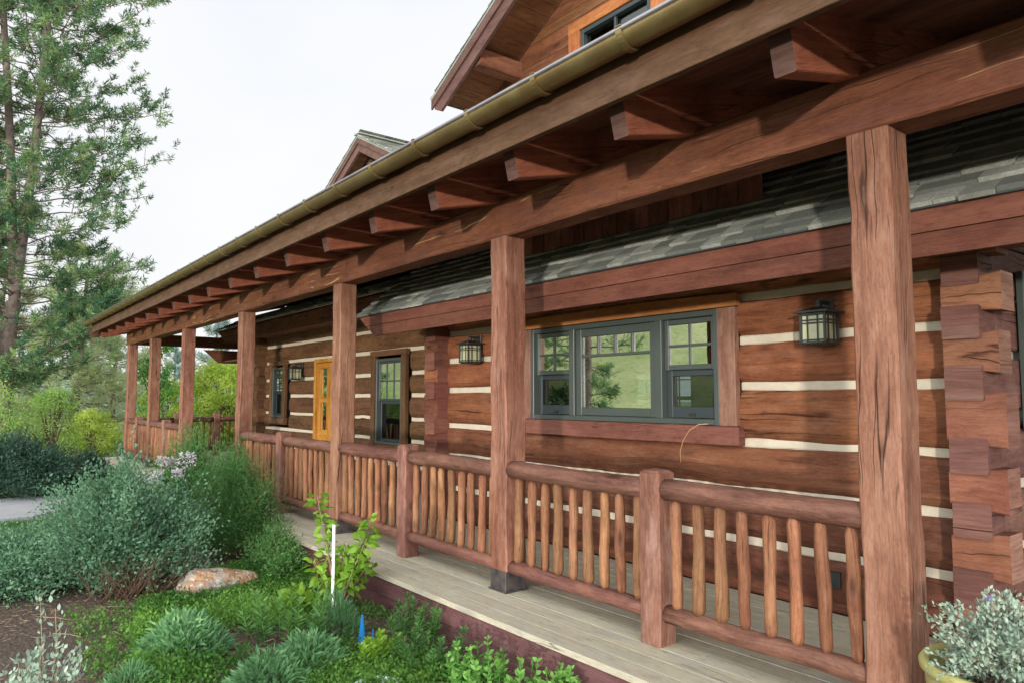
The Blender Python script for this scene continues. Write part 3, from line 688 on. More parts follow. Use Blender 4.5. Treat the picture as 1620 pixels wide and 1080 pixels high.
def gable(xa, za, yb, half, pitch, wall_y, depth, name_label, bw_=.2, windows=None, matw='siding', clipz=3.3):
    """gable facing the camera side; xa,za apex; pitch slope"""
    top = []; s = math.sqrt(1+pitch*pitch)
    g = None
    # barge boards
    mb = MB(); t = bw_*s
    for sg in (-1, 1):
        pts = [(xa, za), (xa+sg*half, za-pitch*half), (xa+sg*(half-.02), za-pitch*half-bw_*.55), (xa+sg*(half-.17), za-pitch*(half-.17)-t), (xa, za-t)]
        prism(mb, pts, yb, yb+.04)
        pts2 = [(xa, za+.03), (xa+sg*(half+.03), za-pitch*(half+.03)+.03), (xa+sg*(half+.03), za-pitch*(half+.03)-t*.42), (xa, za-t*.42)]
        prism(mb, pts2, yb-.025, yb-.001)
    g = part('dormer', mb, M['barge'], label=name_label)
    # roof slabs as soffit boards running along y
    mb = MB(); ms = MB()
    for sg in (-1, 1):
        k = 0
        while k*.15 < half:
            a = k*.15; b = min(a+.146, half-.02)
            if b <= a: break
            prism(mb, [(xa+sg*a, za-pitch*a-.03), (xa+sg*b, za-pitch*b-.03), (xa+sg*b, za-pitch*b-.05), (xa+sg*a, za-pitch*a-.05)], yb+.041, yb+depth, grain=1); k += 1
        upd = Vector((-sg, 0, pitch)).normalized()
        shingles(ms, (xa+sg*(half+.05), yb-.04, za-pitch*(half+.05)+.035), (0, 1, 0), upd, depth, half*s+.08)
        prism(ms, [(xa, za-.005), (xa+sg*(half+.03), za-pitch*(half+.03)-.005), (xa+sg*(half+.03), za-pitch*(half+.03)+.034), (xa, za+.034)], yb-.03, yb+depth, rnd=.3)
    part('soffit', mb, M['soffit_gold'], g); part('shingles', ms, M['shingle'], g)
    mb = MB(); box(mb, xa-.09, xa+.09, yb-.05, yb+depth, za+.045, za+.065, .004, 1); part('ridge_cap', mb, M['shingle'], g)
    # wall boards, horizontal
    mb = MB(); z = clipz
    while z < za-.2:
        hw = min((za-z-.16)/pitch-.05, half-.35)
        hw = min(half-.35, (za-.07-z-.14)/pitch)
        if hw <= .05: break
        segs = [(xa-hw, xa+hw)]
        if windows:
            for a, b, c, d in windows:
                if z+.14 > c and z < d: segs = [(segs[0][0], a), (b, segs[0][1])]
        for a, b in segs:
            e0 = .14/pitch if a < xa-hw+.001 else 0; e1 = .14/pitch if b > xa+hw-.001 else 0
            if b > a: prism(mb, [(a-e0, z+.002), (b+e1, z+.002), (b, z+.138), (a, z+.138)], wall_y+random.uniform(0, .004), wall_y+.05)
        z += .14
    part('gable_wall', mb, M[matw], g)
    return g
BIGX, BIGZ = -4.45, 7.35
g = gable(BIGX, BIGZ, 5.0, 3.62, .53, 5.75, 6, 'large gabled dormer above the gutter with golden soffit', .27, [(-5.93, -2.95, 4.2, 5.74)], 'soffit_gold')
for wa, wb_ in ((-5.93, -4.85), (-4.0, -2.95)):
    xm = (wa+wb_)/2; mb = MB(); rectframe(mb, wa, wb_, 4.2, 5.74, 5.70, 5.80, .05); box(mb, xm-.015, xm+.015, 5.72, 5.76, 4.25, 5.69, .003, 2); part('window', mb, M['sash'], g)
    mb = MB(); box(mb, wa+.05, wb_-.05, 5.765, 5.771, 4.25, 5.69); part('window_pane', mb, M['pane_screen'], g)
mb = MB(); box(mb, -6.12, -2.76, 5.68, 5.74, 5.745, 5.88, .004, 0); box(mb, -6.12, -5.935, 5.68, 5.74, 4.0, 5.743, .004, 2); box(mb, -2.945, -2.76, 5.68, 5.74, 4.0, 5.743, .004, 2); box(mb, -4.845, -4.005, 5.69, 5.74, 4.2, 5.743, .004, 2); part('window_trim', mb, M['trim_gold'], g)
for sg in (-1, 1):
    mb = MB(); xq = BIGX+sg*2.75; zq = BIGZ-.53*2.75-.19
    sweep(mb, (xq, 5.07, zq), (xq, 5.8, zq), rect(.22, .22, .02), wob=.004, seg=.2, endmat=1); part('purlin', mb, [M['corner_log'], M['log_end']], g)
gable(-10.34, 5.56, 5.0, 1.35, .5, 5.3, 3, 'small dark gabled dormer beyond the large one', .2, None, 'barge')
# main roof mass under the dormers
mb = MB(); prism(mb, [(4.6, 3.6), (9, 6.0), (9, 5.6), (4.6, 3.55)], -17.5, 2.5, 'YZ'); part('main_roof', mb, M['shingle'])
mb = MB(); prism(mb, [(9, 5.98), (16, 2.6), (16, 2.5), (9, 5.6)], -17.5, 2.5, 'YZ'); part('main_roof', mb, M['shingle'])

# ------------------------------------------------------------------ railings
BALS = []
for k in range(6):
    mb = MB(); r = random.uniform(.031, .037)
    prof = circ(r, 9); 
    z0, z1 = 0, .60; n = 9; dx = smoothnoise(n, .0035); dy = smoothnoise(n, .003); V = []; F = []; U = []; m = 9
    for i in range(n):
        f = i/(n-1); rr = r*(1+.08*math.sin(f*7+k)) * (.62 if i == n-1 else .7 if i == 0 else 1)
        zz = z0+(z1-z0)*f if 0 < i < n-1 else (z0+.0 if i == 0 else z1)
        if i == 1: zz = .03
        if i == n-2: zz = z1-.035
        for j in range(m):
            a = 6.2832*j/m; V.append((rr*math.cos(a)*(1+.07*math.sin(j*2.1+k))+dx[i], rr*math.sin(a)+dy[i], zz))
    u0 = k*3.3
    for i in range(n-1):
        for j in range(m):
            q = (j+1) % m; F.append([i*m+j, i*m+q, (i+1)*m+q, (i+1)*m+j]); za_, zb_ = V[i*m][2], V[(i+1)*m][2]
            U.append([(u0+za_, j*.022), (u0+za_, (j+1)*.022), (u0+zb_, (j+1)*.022), (u0+zb_, j*.022)])
    F.append([(n-1)*m+j for j in range(m)]); U.append([(u0, 0)]*m); F.append([j for j in range(m)][::-1]); U.append([(u0, 0)]*m)
    mb.add(V, F, U, (.12, .85, .45, .65, .3, .95)[k], 0, True)
    me = mb.build('baluster', M['baluster']); COL.objects.unlink(me); BALS.append(me.data)
def rail_panel(p0, p1, label=None):
    """log rail from p0 to p1 (x, y)"""
    a = Vector((p0[0], p0[1], 0)); b = Vector((p1[0], p1[1], 0)); d = (b-a); L = d.length; d.normalize()
    mb = MB(); r = .066
    sweep(mb, a+Vector((0, 0, .872)), b+Vector((0, 0, .868)), circ(r, 14, r*.94), seg=.12, wob=.003, swell=.012, smooth=True)
    top = part('railing', mb, M['rail'], label=label)
    mb = MB(); sweep(mb, a+Vector((0, 0, .175)), b+Vector((0, 0, .172)), circ(.054, 14, .050), seg=.12, wob=.004, swell=.02, smooth=True)
    o = mb.build('bottom_rail', M['rail']); o.parent = top
    n = max(2, int(round(L/.148)))
    for k in range(n):
        t = (k+.5)/n; p = a+d*(L*t)
        o = bpy.data.objects.new('baluster', random.choice(BALS)); COL.objects.link(o); o.parent = top
        o.location = (p.x, p.y, .215); o.rotation_euler = (random.uniform(-.02, .02), random.uniform(-.022, .022), random.uniform(0, 6.28)); o.scale = (1, 1, random.uniform(1.0, 1.03))
    return top
def newel(x, y, h=.98):
    mb = MB(); sweep(mb, (x, y, .001), (x, y, h-.015), rect(.15, .15, .012), (0, 1, 0), seg=.2, wob=.003)
    sweep(mb, (x, y, h-.015), (x, y, h), rect(.15, .15, .012), (0, 1, 0), prof2=rect(.11, .11, .012)); part('newel_post', mb, M['newel'])
RY = 3.27
for i in range(len(PX)-1):
    a, b = PX[i+1]+.097, PX[i]-.097; m = (a+b)/2 if i else -2.795
    if i == 3: continue            # the way in, opposite the pine door
    newel(m, RY)
    if i < 6: rail_panel((a-.01, RY), (m-.072, RY)); rail_panel((m+.072, RY), (b+.01, RY))
ys = [3.39, 4.3, 5.2, 6.4]
for i in range(3):
    if i: newel(-18.33, ys[i], 1.03)
    rail_panel((-18.33, ys[i]+(.075 if i else .0)), (-18.33, ys[i+1]-.075))
rail_panel((-18.33, 6.6), (-18.33, 8.0)); newel(-18.33, 8.08, 1.03); rail_panel((-18.33, 8.15), (-18.33, 9.7))

# outlet on the wall
mb = MB(); box(mb, -2.46, -2.395, 4.57, 4.60, .17, .27); part('outlet', mb, M['iron'], wallA)

# ------------------------------------------------------------------ lanterns and cable
def lantern(x, y, z, sc, label):
    """square craftsman lantern hung on a wall at (x, y): y is the wall face"""
    root = tag(empty('wall_lantern', (x, y, z)), label, 'wall lantern', 'craftsman lanterns on the porch walls'); w = .105*sc; h = .27*sc; yc = -.17*sc
    def P(name, mb, mat, par=None):
        o = mb.build(name, mat); o.parent = par or root; return o
    mb = MB(); box(mb, -.055*sc, .055*sc, -.02, -.001, h*.75, h*.75+.2*sc); box(mb, -.018*sc, .018*sc, yc-.01, -.02, h+.085*sc, h+.115*sc); box(mb, -.02*sc, .02*sc, yc-.02*sc, yc+.02*sc, h+.03*sc, h+.085*sc); P('bracket', mb, M['iron'])
    mb = MB(); sweep(mb, (0, yc, h), (0, yc, h+.012), rect(.30*sc, .30*sc, .004), (0, 1, 0)); sweep(mb, (0, yc, h+.012), (0, yc, h+.055*sc), rect(.28*sc, .28*sc, .004), (0, 1, 0), prof2=rect(.07*sc, .07*sc, .004)); P('cap', mb, M['iron'])
    mb = MB(); sweep(mb, (0, yc, .0), (0, yc, .012), rect(.16*sc, .16*sc, .004), (0, 1, 0), prof2=rect(.215*sc, .215*sc, .004))
    fr = mb
    for sx in (-1, 1):
        for sy in (-1, 1): box(fr, sx*w-.007, sx*w+.007, yc+sy*w-.007, yc+sy*w+.007, .012, h, .001, 2)
    for zz in (.045*sc, h-.06*sc, h-.085*sc):
        for s_ in (-1, 1):
            box(fr, -w, w, yc+s_*w-.006, yc+s_*w+.002, zz-.004, zz+.004, .001, 0); box(fr, s_*w-.006, s_*w+.006, yc-w, yc+w, zz-.004, zz+.004, .001, 1)
    for t in (-.42, .42):
        for s_ in (-1, 1):
            box(fr, t*w-.004, t*w+.004, yc+s_*w-.005, yc+s_*w+.003, .012, h, .001, 2); box(fr, s_*w-.005, s_*w+.005, yc+t*w-.004, yc+t*w+.004, .012, h, .001, 2)
    for s_ in (-1, 1):
        box(fr, -w, w, yc+s_*w-.007, yc+s_*w+.004, .0121, .024, .001, 0); box(fr, -w, w, yc+s_*w-.007, yc+s_*w+.004, h-.016, h-.001, .001, 0)
        box(fr, s_*w-.007, s_*w+.007, yc-w, yc+w, .0122, .024, .001, 1); box(fr, s_*w-.007, s_*w+.007, yc-w, yc+w, h-.016, h-.0012, .001, 1)
    P('frame', fr, M['iron'])
    mb = MB(); box(mb, -w+.008, w-.008, yc-w+.008, yc+w-.008, .026, h-.018, .001, 2); P('lamp_shade', mb, M['lampglass'])
lantern(-2.42, W, 1.735, .78, 'largest nearest lantern, right of the wide window beside the near post')
lantern(-6.42, W, 1.765, .78, 'lantern on the wall left of the second post, near the log-end column')
lantern(-13.72, WB, 1.74, .85, 'farthest lantern, between the narrow window and the pine door')
def tube(mb, pts, r, n=6, r2=None, rnd=.5):
    pts = [Vector(p) for p in pts]; V = []; F = []; U = []; k = len(pts)
    for i, p in enumerate(pts):
        t = (pts[min(i+1, k-1)]-pts[max(i-1, 0)]).normalized(); a = t.cross(Vector((.3, .2, .93))).normalized(); b = t.cross(a); rr = r if r2 is None else r+(r2-r)*i/(k-1)
        for j in range(n): an = 6.2832*j/n; V.append(p+a*(rr*math.cos(an))+b*(rr*math.sin(an)))
    for i in range(k-1):
        for j in range(n): q = (j+1) % n; F.append([i*n+j, i*n+q, (i+1)*n+q, (i+1)*n+j]); U.append([(i*.2, j*.05), (i*.2, j*.05+.05), (i*.2+.2, j*.05+.05), (i*.2+.2, j*.05)])
    mb.add(V, F, U, rnd, 0, True)
mb = MB(); tube(mb, [(-3.36, 4.535, 1.20), (-3.42, 4.50, 1.195), (-3.50, 4.49, 1.15), (-3.56, 4.49, 1.07), (-3.60, 4.50, .98), (-3.61, 4.52, .90)], .004)
tag(mb.build('cable', M['cable']), 'thin tan cable curving down from the corner of the wide window', 'cable')

# ------------------------------------------------------------------ plants
def leaves(mb, P, D, L, Wd, shape=4, droop=0, mi=0, rnd=None):
    """leaf faces from arrays: P base points, D directions"""
    n = len(P); P = np.asarray(P, float); D = np.asarray(D, float); D = D/np.linalg.norm(D, axis=1, keepdims=True)
    L = np.broadcast_to(L, (n,))*rng.uniform(.65, 1.25, n); Wd = np.broadcast_to(Wd, (n,))*rng.uniform(.7, 1.2, n)
    N = rng.normal(size=(n, 3)); S = np.cross(D, N); S /= np.linalg.norm(S, axis=1, keepdims=True)+1e-9; U = np.cross(S, D)
    Lc = L[:, None]; Wc = Wd[:, None]*.5; dr = np.array([0, 0, -1.0])*droop
    if shape == 4:
        v = np.stack([P, P+D*Lc*.5+S*Wc+U*Wc*.3, P+D*Lc+dr*Lc, P+D*Lc*.5-S*Wc+U*Wc*.3], 1); k = 4
    elif shape == 6:
        v = np.stack([P, P+D*Lc*.28+S*Wc*.8+U*Wc*.25, P+D*Lc*.62+S*Wc*.85+U*Wc*.2+dr*Lc*.3, P+D*Lc+dr*Lc, P+D*Lc*.62-S*Wc*.85+U*Wc*.2+dr*Lc*.3, P+D*Lc*.28-S*Wc*.8+U*Wc*.25], 1); k = 6
    else:
        v = np.stack([P-S*Wc, P+S*Wc, P+D*Lc+dr*Lc], 1); k = 3
    r = rng.random(n) if rnd is None else np.clip(rnd+rng.normal(0, .15, n), 0, 1)
    mb.block(v.reshape(-1, 3), k, r, mi)
def rdir(n, zb=0.0):
    d = rng.normal(size=(n, 3)); d /= np.linalg.norm(d, axis=1, keepdims=True); d[:, 2] += zb; return d/np.linalg.norm(d, axis=1, keepdims=True)

def shrub(name, label, cat, base, top, rad, n_twig, per, L, Wd, mat, twigmat='twig', shape=4, lo=.35, zb=.4, spread=.06, flat=1.0, stems=10, parts='foliage', tuft=False, group=None, seed=None, hollow=.55, lumps=.18):
    """base (x,y,z), top = height, rad = (rx, ry): twigs from the base to an uneven dome, leaves along them"""
    root = tag(empty(name, base), label, cat, group)
    az = rng.uniform(0, 6.283, n_twig); u = rng.random(n_twig)**.75; el = np.arccos(1-u*1.0)  # from vertical
    el = rng.uniform(0, 1.75, n_twig)
    lump = 1+lumps*np.sin(az*3+base[0]*5)*np.sin(el*4+1)+lumps*np.sin(az*7+2)*.6
    rr = rng.uniform(hollow, 1.0, n_twig)**.6*lump
    rr = np.where(rng.random(n_twig) < .05, rr*1.2, rr)
    T = np.stack([np.cos(az)*np.sin(el)*rad[0]*rr, np.sin(az)*np.sin(el)*rad[1]*rr, top*(.28+.72*np.cos(el))*rr*flat], 1)
    T[:, 2] = np.maximum(T[:, 2], .03)
    B = np.stack([rng.normal(0, rad[0]*.12, n_twig), rng.normal(0, rad[1]*.12, n_twig), np.zeros(n_twig)], 1)
    mid = (B+T)/2; mid[:, 2] += np.linalg.norm(T-B, axis=1)*.12
    t = rng.uniform(lo, 1.02, (n_twig, per)); 
    q = lambda t: (1-t)[..., None]**2*B[:, None]+2*((1-t)*t)[..., None]*mid[:, None]+(t**2)[..., None]*T[:, None]
    P = q(t).reshape(-1, 3)+rng.normal(0, spread, (n_twig*per, 3))
    P[:, 2] = np.maximum(P[:, 2], .015)
    ax = (T-mid); ax /= np.linalg.norm(ax, axis=1, keepdims=True)+1e-9
    D = rdir(n_twig*per, zb)+np.repeat(ax, per, 0)*.8
    mb = MB(); lr_ = np.repeat(rng.random(n_twig)*.6+.2, per); leaves(mb, P, D, L, Wd, shape, rnd=lr_)
    o = mb.build(parts, M[mat], root)
    mb = MB()
    for i in range(min(stems, n_twig)): tube(mb, [B[i], B[i]*.25+mid[i]*.5+(B[i]+T[i])*.125*0+B[i]*.25, B[i]*.25+mid[i]*.5+T[i]*.25, B[i]*.06+mid[i]*.38+T[i]*.56, T[i]], max(.002, min(.006, rad[0]*.011)), 5, .0012)
    mb.build('stem', M[twigmat], root)
    return root
G = -.30
pot1 = shrub('potentilla_shrub', 'big rounded blue-green leafy shrub beside the bare mulch', 'shrub', (-7.5, 1.28, G), .98, (.92, .86), 900, 52, .038, .020, 'lf_potentilla', 'twig', 4, .45, .5, .05, stems=80, lumps=.2)
mb = MB()
for i in range(110):
    a = rng.uniform(-1.2, 1.2); b = np.array([.62, .0, 0])+rng.normal(0, .10, 3)*[1, 1.6, 0]; e = b+np.array([math.cos(a)*.20, math.sin(a)*.3, rng.uniform(.15, .42)])
    tube(mb, [tuple(b), tuple((b+e)/2+rng.normal(0, .02, 3)), tuple(e)], .004, 4, .002)
mb.build('dead_stem', M['twig'], pot1)
shrub('potentilla_shrub', 'low blue-green shrub spilling to the left edge of the picture', 'shrub', (-7.75, .50, G), .46, (.8, .6), 400, 45, .038, .020, 'lf_potentilla', 'twig', 4, .45, .5, .05, stems=40)
shrub('feathery_shrub', 'tall feathery green shrub with pale stems growing behind the rock', 'shrub', (-8.15, 2.52, G), 1.10, (.72, .55), 620, 60, .05, .008, 'lf_tall', 'twig_pale', 4, .35, .3, .05, stems=40)
shrub('feathery_shrub', 'loose light green shrub reaching up to the porch railing by the fourth post', 'shrub', (-9.6, 2.42, G), 1.22, (.95, .5), 560, 46, .055, .010, 'lf_tall', 'twig_pale', 4, .4, .5, .05, stems=20)
shrub('feathery_shrub', 'low dark green shrub at the deck edge under the near railing', 'shrub', (-6.9, 2.55, G), .45, (.5, .26), 200, 40, .045, .010, 'lf_tall', 'twig_pale', 4, .3, .3, .04, stems=16)
shrub('juniper', 'dark spreading juniper mound beyond the path', 'shrub', (-14.9, .95, G), .95, (1.25, 1.15), 900, 46, .075, .016, 'lf_juniper', 'twig', 4, .5, .5, .06, stems=20)
shrub('juniper', 'small dark bush in front of the far deck corner', 'shrub', (-15.6, 2.15, G), .62, (.8, .4), 260, 40, .07, .02, 'lf_juniper', 'twig', 4, .4, .4, .06, stems=10)
shrub('leafy_shrub', 'mid green shrub low behind the big blue-green one', 'shrub', (-12.2, 2.2, G), .42, (1.0, .35), 230, 36, .06, .028, 'lf_fresh', 'twig', 4, .4, .4, .06, stems=10)
# lilac-white flower heads
def flower_shrub():
    root = shrub('flowering_shrub', 'low shrub with pale lilac-white flower heads near the deck', 'flowers', (-9.15, 2.02, G), .78, (.5, .32), 240, 40, .05, .02, 'lf_mint', 'twig', 4, .4, .4, .05, stems=10)
    for (x, y, z, r) in [(x_, y_-.05, z_+.14, r_) for x_, y_, z_, r_ in [(.15, -.05, .66, .075), (.0, .14, .78, .08), (.36, .22, .85, .10), (-.2, .1, .62, .07), (.1, .0, .82, .07), (.25, -.12, .6, .08), (-.05, -.25, .55, .08), (.42, .1, .7, .06), (-.35, -.1, .6, .07)]]:
        mb = MB(); n = 160; D = rdir(n, .3); P = np.array([x, y, z])+D*rng.uniform(.3, 1, (n, 1))*r; leaves(mb, P, D, .022, .018, 6); tube(mb, [(x*.8, y*.8, z-.3), (x, y, z)], .003, 4); mb.build('flower_head', M['petal'], root)
flower_shrub()

# rosettes of blades
def clump(name, label, cat, base, h, r, n, L, Wd, mat, shape=4, up=.9, group=None, mi=None):
    root = tag(empty(name, base), label, cat, group)
    az = rng.uniform(0, 6.283, n); q = rng.random(n)**.5
    P = np.stack([np.cos(az)*q*r*.75, np.sin(az)*q*r*.75, h*(1-q**2)*rng.uniform(.15, .85, n)], 1)
    D = np.stack([np.cos(az)*q*1.0, np.sin(az)*q*1.0, up*np.ones(n)], 1)+rng.normal(0, .35, (n, 3))
    mb = MB(); leaves(mb, P, D, L, Wd, shape, .12, rnd=rng.random(n)); mb.build('foliage', M[mat], root)
    mb = MB()
    for i in range(14): tube(mb, [(P[i, 0]*.2, P[i, 1]*.2, 0), (P[i, 0]*.6, P[i, 1]*.6, P[i, 2]*.6), tuple(P[i])], .004, 5, .002)
    mb.build('stem', M['twig'], root)
    return root
clump('lavender', 'round grey-green lavender cushion in front of the rock', 'plant', (-5.22, 1.32, G), .30, .36, 1500, .085, .019, 'lf_lavender')
clump('lavender', 'grey-green lavender at the bottom edge left of the blue marker', 'plant', (-4.42, 1.86, G), .26, .30, 1100, .08, .017, 'lf_lavender')
clump('lavender', 'upright grey-green lavender at the foot of the white stake', 'plant', (-4.95, 2.28, G), .34, .22, 900, .08, .011, 'lf_lavender', up=1.5)
clump('lavender', 'pale grey-green lavender cut by the bottom edge near the ground cover', 'plant', (-4.25, 1.55, G), .24, .30, 1100, .08, .017, 'lf_lavender')
clump('lavender', 'grey-green tuft in front of the silver-leaved plant by the mulch', 'plant', (-4.75, .92, G), .16, .20, 500, .07, .011, 'lf_lavender')
def spikes(name, label, base, n, hh, r, mat, L=.07, Wd=.016, cat='plant'):
    """several upright stems with whorled narrow leaves"""
    root = tag(empty(name, base), label, cat); mb = MB(); ms = MB(); per = 46
    for i in range(n):
        a = random.uniform(0, 6.28); q = random.random()**.5*r; b = np.array([math.cos(a)*q, math.sin(a)*q, 0]); h = hh*random.uniform(.65, 1.05); ln = np.array([math.cos(a)*.25*q/r*h, math.sin(a)*.25*q/r*h, h])
        t = np.sort(rng.uniform(.12, 1, per)); P = b+np.outer(t, ln); az = np.arange(per)*2.4
        D = np.stack([np.cos(az), np.sin(az), .35+t*.9], 1)+rng.normal(0, .12, (per, 3)); leaves(mb, P, D, L*(1.1-t*.6), Wd, 6, .1, rnd=t*.8+.1)
        tube(ms, [tuple(b), tuple(b+ln*.5), tuple(b+ln)], .004, 5, .002)
    mb.build('foliage', M[mat], root); ms.build('stem', M['lf_mint'], root)
spikes('young_perennial', 'bright lime-green leafy plant right behind the pale rim', (-4.22, 2.24, G), 16, .19, .12, 'lf_lime')
spikes('young_perennial', 'dark green narrow-leaved plant right of the blue marker', (-4.48, 2.62, G), 12, .26, .20, 'lf_tall', .085, .013)
spikes('young_perennial', 'thin spreading green weed close to the deck rim', (-3.98, 2.50, G), 12, .22, .24, 'lf_tall', .08, .012)
spikes('young_perennial', 'narrow-leaved green plant left of the white stake', (-5.0, 1.95, G), 14, .34, .26, 'lf_grass', .10, .014)
def mint(label, c, r):
    root = tag(empty('mint_plant', c), label, 'plant'); mb = MB(); ms = MB()
    for i in range(46):
        a = random.uniform(0, 6.28); q = random.random()**.5; b = np.array([math.cos(a)*q*r[0], math.sin(a)*q*r[1], 0]); h = random.uniform(.12, .23); k = 7; ln = np.array([random.gauss(0, .03), random.gauss(0, .03), h])
        for j in range(k):
            t = (j+1)/k; az = j*1.571+a; m_ = 4 if j == k-1 else 2
            for w in range(m_):
                aa = az+w*(6.283/m_); leaves(mb, [b+ln*t], [[math.cos(aa), math.sin(aa), .35+t*.8]], .062*(1.15-.5*t), .033*(1.15-.5*t), 6, .15, rnd=np.array([t*.9]))
        tube(ms, [tuple(b), tuple(b+ln)], .003, 4)
    mb.build('foliage', M['lf_mint'], root); ms.build('stem', M['lf_mint'], root)
mint('wide clump of bright green mint-like leaves at the bottom edge against the rim', (-3.42, 2.52, G), (.36, .24))
mint('small sprig of mint-like leaves at the rim right of the wide clump', (-2.93, 2.66, G), (.12, .06))

def sapling(label, base, tops, L, Wd, mat, n=26):
    root = tag(empty('sapling', base), label, 'sapling'); mb = MB(); ms = MB()
    for tp in tops:
        tp = np.array(tp); mid = tp*.5+np.array([0, 0, .05]); tube(ms, [(0, 0, 0), tuple(mid*.5), tuple(mid), tuple(mid*.5+tp*.5), tuple(tp)], .007, 5, .003)
        t = rng.uniform(.35, 1.02, n)[:, None]; P = (1-t)**2*0+2*(1-t)*t*mid+t*t*tp; D = rdir(n, .25); D[:, 2] *= .5
        leaves(mb, P+D*.03, D, L, Wd, 6, .18)
    mb.build('foliage', M[mat], root); ms.build('stem', M['twig_pale'], root); return root
sapling('small lime-leaved sapling staked in front of the deck', (-5.32, 2.46, G), [(-.16, -.12, .93), (-.08, -.1, .72), (.02, .05, .55), (.18, .18, .74), (.24, .12, .62), (.1, .22, .66), (.05, .1, .40), (-.12, -.16, .42), (.2, .2, .45)], .085, .048, 'lf_lime', 52)
clump('hosta', 'rosette of broad lime leaves at the foot of the sapling', 'plant', (-5.50, 2.22, G), .30, .2, 150, .10, .055, 'lf_lime', 6, .6)
root = tag(empty('red_tipped_shrub', (-5.75, 2.62, G)), 'small dark red-leaved shrub against the deck rim', 'shrub')
mb = MB(); n = 260; D = rdir(n, .4); P = np.array([0, 0, .18])+D*rng.uniform(.05, .24, (n, 1))*np.array([1.5, .6, .9]); P[:, 2] = np.abs(P[:, 2]); leaves(mb, P, D, .05, .022, 6); mb.build('foliage', M['lf_red'], root)
mb = MB()
for i in range(8): tube(mb, [(0, 0, 0), tuple(P[i])], .004, 5, .002)
mb.build('stem', M['twig'], root)

# silver plant close to the camera at lower left
r = shrub('silver_plant', 'silver-leaved plant with one yellow bloom at the lower left corner', 'plant', (-3.0, .30, G), .72, (.44, .34), 620, 50, .022, .013, 'lf_silver', 'twig_pale', 6, .45, .6, .012, stems=560)
mb = MB(); n = 40; D = rdir(n, .6); leaves(mb, np.array([.15, -.02, .70])+D*.008, D, .022, .012, 6); mb.build('flower', M['petal_y'], r)
# ground cover
def cover():
    mb = MB(); n = 26000
    X = rng.uniform(-7.4, -3.3, n); Y = rng.uniform(.75, 2.75, n)
    f = np.sin(X*2.1+Y*1.3)+np.sin(X*4.3-Y*3.1+1)*.7+np.sin(Y*6+X)*.5
    line = (Y-.95) > (-5.0-X)*.22*(X < -5)
    line |= rng.random(n) < .12
    keep = (f > -.9) & (rng.random(n) < np.clip(.6+.5*f, .12, 1)) & line & ~((X < -6.6) & (Y < 2.0)); keep &= ~((X > -4.9) & (Y > 2.25) & (f < .7)); keep &= ~((X > -4.5) & (Y > 2.55))
    X, Y = X[keep], Y[keep]; n = len(X); per = 5
    P = np.repeat(np.stack([X, Y, np.full(n, G+.01)], 1), per, 0)+rng.normal(0, .02, (n*per, 3))*[1, 1, .1]; P[:, 2] = G+np.abs(rng.normal(.035, .028, n*per))
    leaves(mb, P, rdir(n*per, .7), .030, .017, 4, rnd=np.repeat(np.clip(.5+.3*np.sin(X*3)+.2*np.sin(Y*7), 0, 1), per))
    return tag(mb.build('ground_cover', M['lf_cover']), 'mat of small yellow-green leaves over the garden soil', 'ground cover', kind='stuff')
cover()
def grass():
    mb = MB()
    for (x0, x1, y0, y1, n, h) in [(-12.0, -8.9, .2, 1.5, 9000, .11), (-24, -14, -1.5, 3.5, 14000, .16), (-12.8, -9.8, 1.2, 2.7, 4000, .12), (-60, -19.5, -6, 30, 26000, .3)]:
        P = np.stack([rng.uniform(x0, x1, n), rng.uniform(y0, y1, n), np.full(n, G-.01)], 1)
        P[:, 2] -= np.where(P[:, 0] < -15, (-15-P[:, 0])*.02, 0); inp = (P[:, 0] > -14.3) & (P[:, 0] < -11.9) & (P[:, 1] < 1.55); P = P[~inp]
        leaves(mb, P, rdir(len(P), 1.6), h, h*.09, 3, .1)
    return tag(mb.build('grass', M['lf_grass']), 'rough green grass beyond the beds and path', 'grass', kind='stuff')
grass()
def weeds():
    mb = MB(); n = 260
    for i in range(n):
        x, y = rng.uniform(-7.2, -3.6), rng.uniform(.8, 2.7)
        if x < -6.3 and y < 1.9: continue
        k = int(rng.integers(6, 16)); P = np.array([x, y, G])+rng.normal(0, .015, (k, 3))*[1, 1, 0]; leaves(mb, P, rdir(k, 1.0), rng.uniform(.06, .16), .009, 4, .25, rnd=np.full(k, rng.random()))
    return tag(mb.build('weeds', M['lf_grass']), 'scattered thin grassy weeds among the ground cover', 'weeds', kind='stuff')
weeds()
def sticks():
    mb = MB()
    for i in range(90):
        x, y = rng.uniform(-7.4, -3.5), rng.uniform(.2, 2.7); a = rng.uniform(0, 3.14); l = rng.uniform(.06, .28); d = np.array([math.cos(a), math.sin(a), 0])*l; p = np.array([x, y, G+.035])
        tube(mb, [tuple(p-d*.5), tuple(p+rng.normal(0, .008, 3)), tuple(p+d*.5)], .0035, 4, .002)
    return tag(mb.build('fallen_twigs', M['twig_pale']), 'small fallen twigs lying about the garden bed', 'twigs', kind='stuff')
sticks()
def litter():
    mb = MB(); n = 9000; P = np.stack([rng.uniform(-7.6, -3.2, n), rng.uniform(.1, 2.78, n), np.full(n, G+.02)], 1); D = rdir(n); D[:, 2] *= .12
    leaves(mb, P, D, .07, .0035, 4); return tag(mb.build('dry_litter', M['straw']), 'dry straw and twigs scattered over dark mulch', 'litter', kind='stuff')
litter()
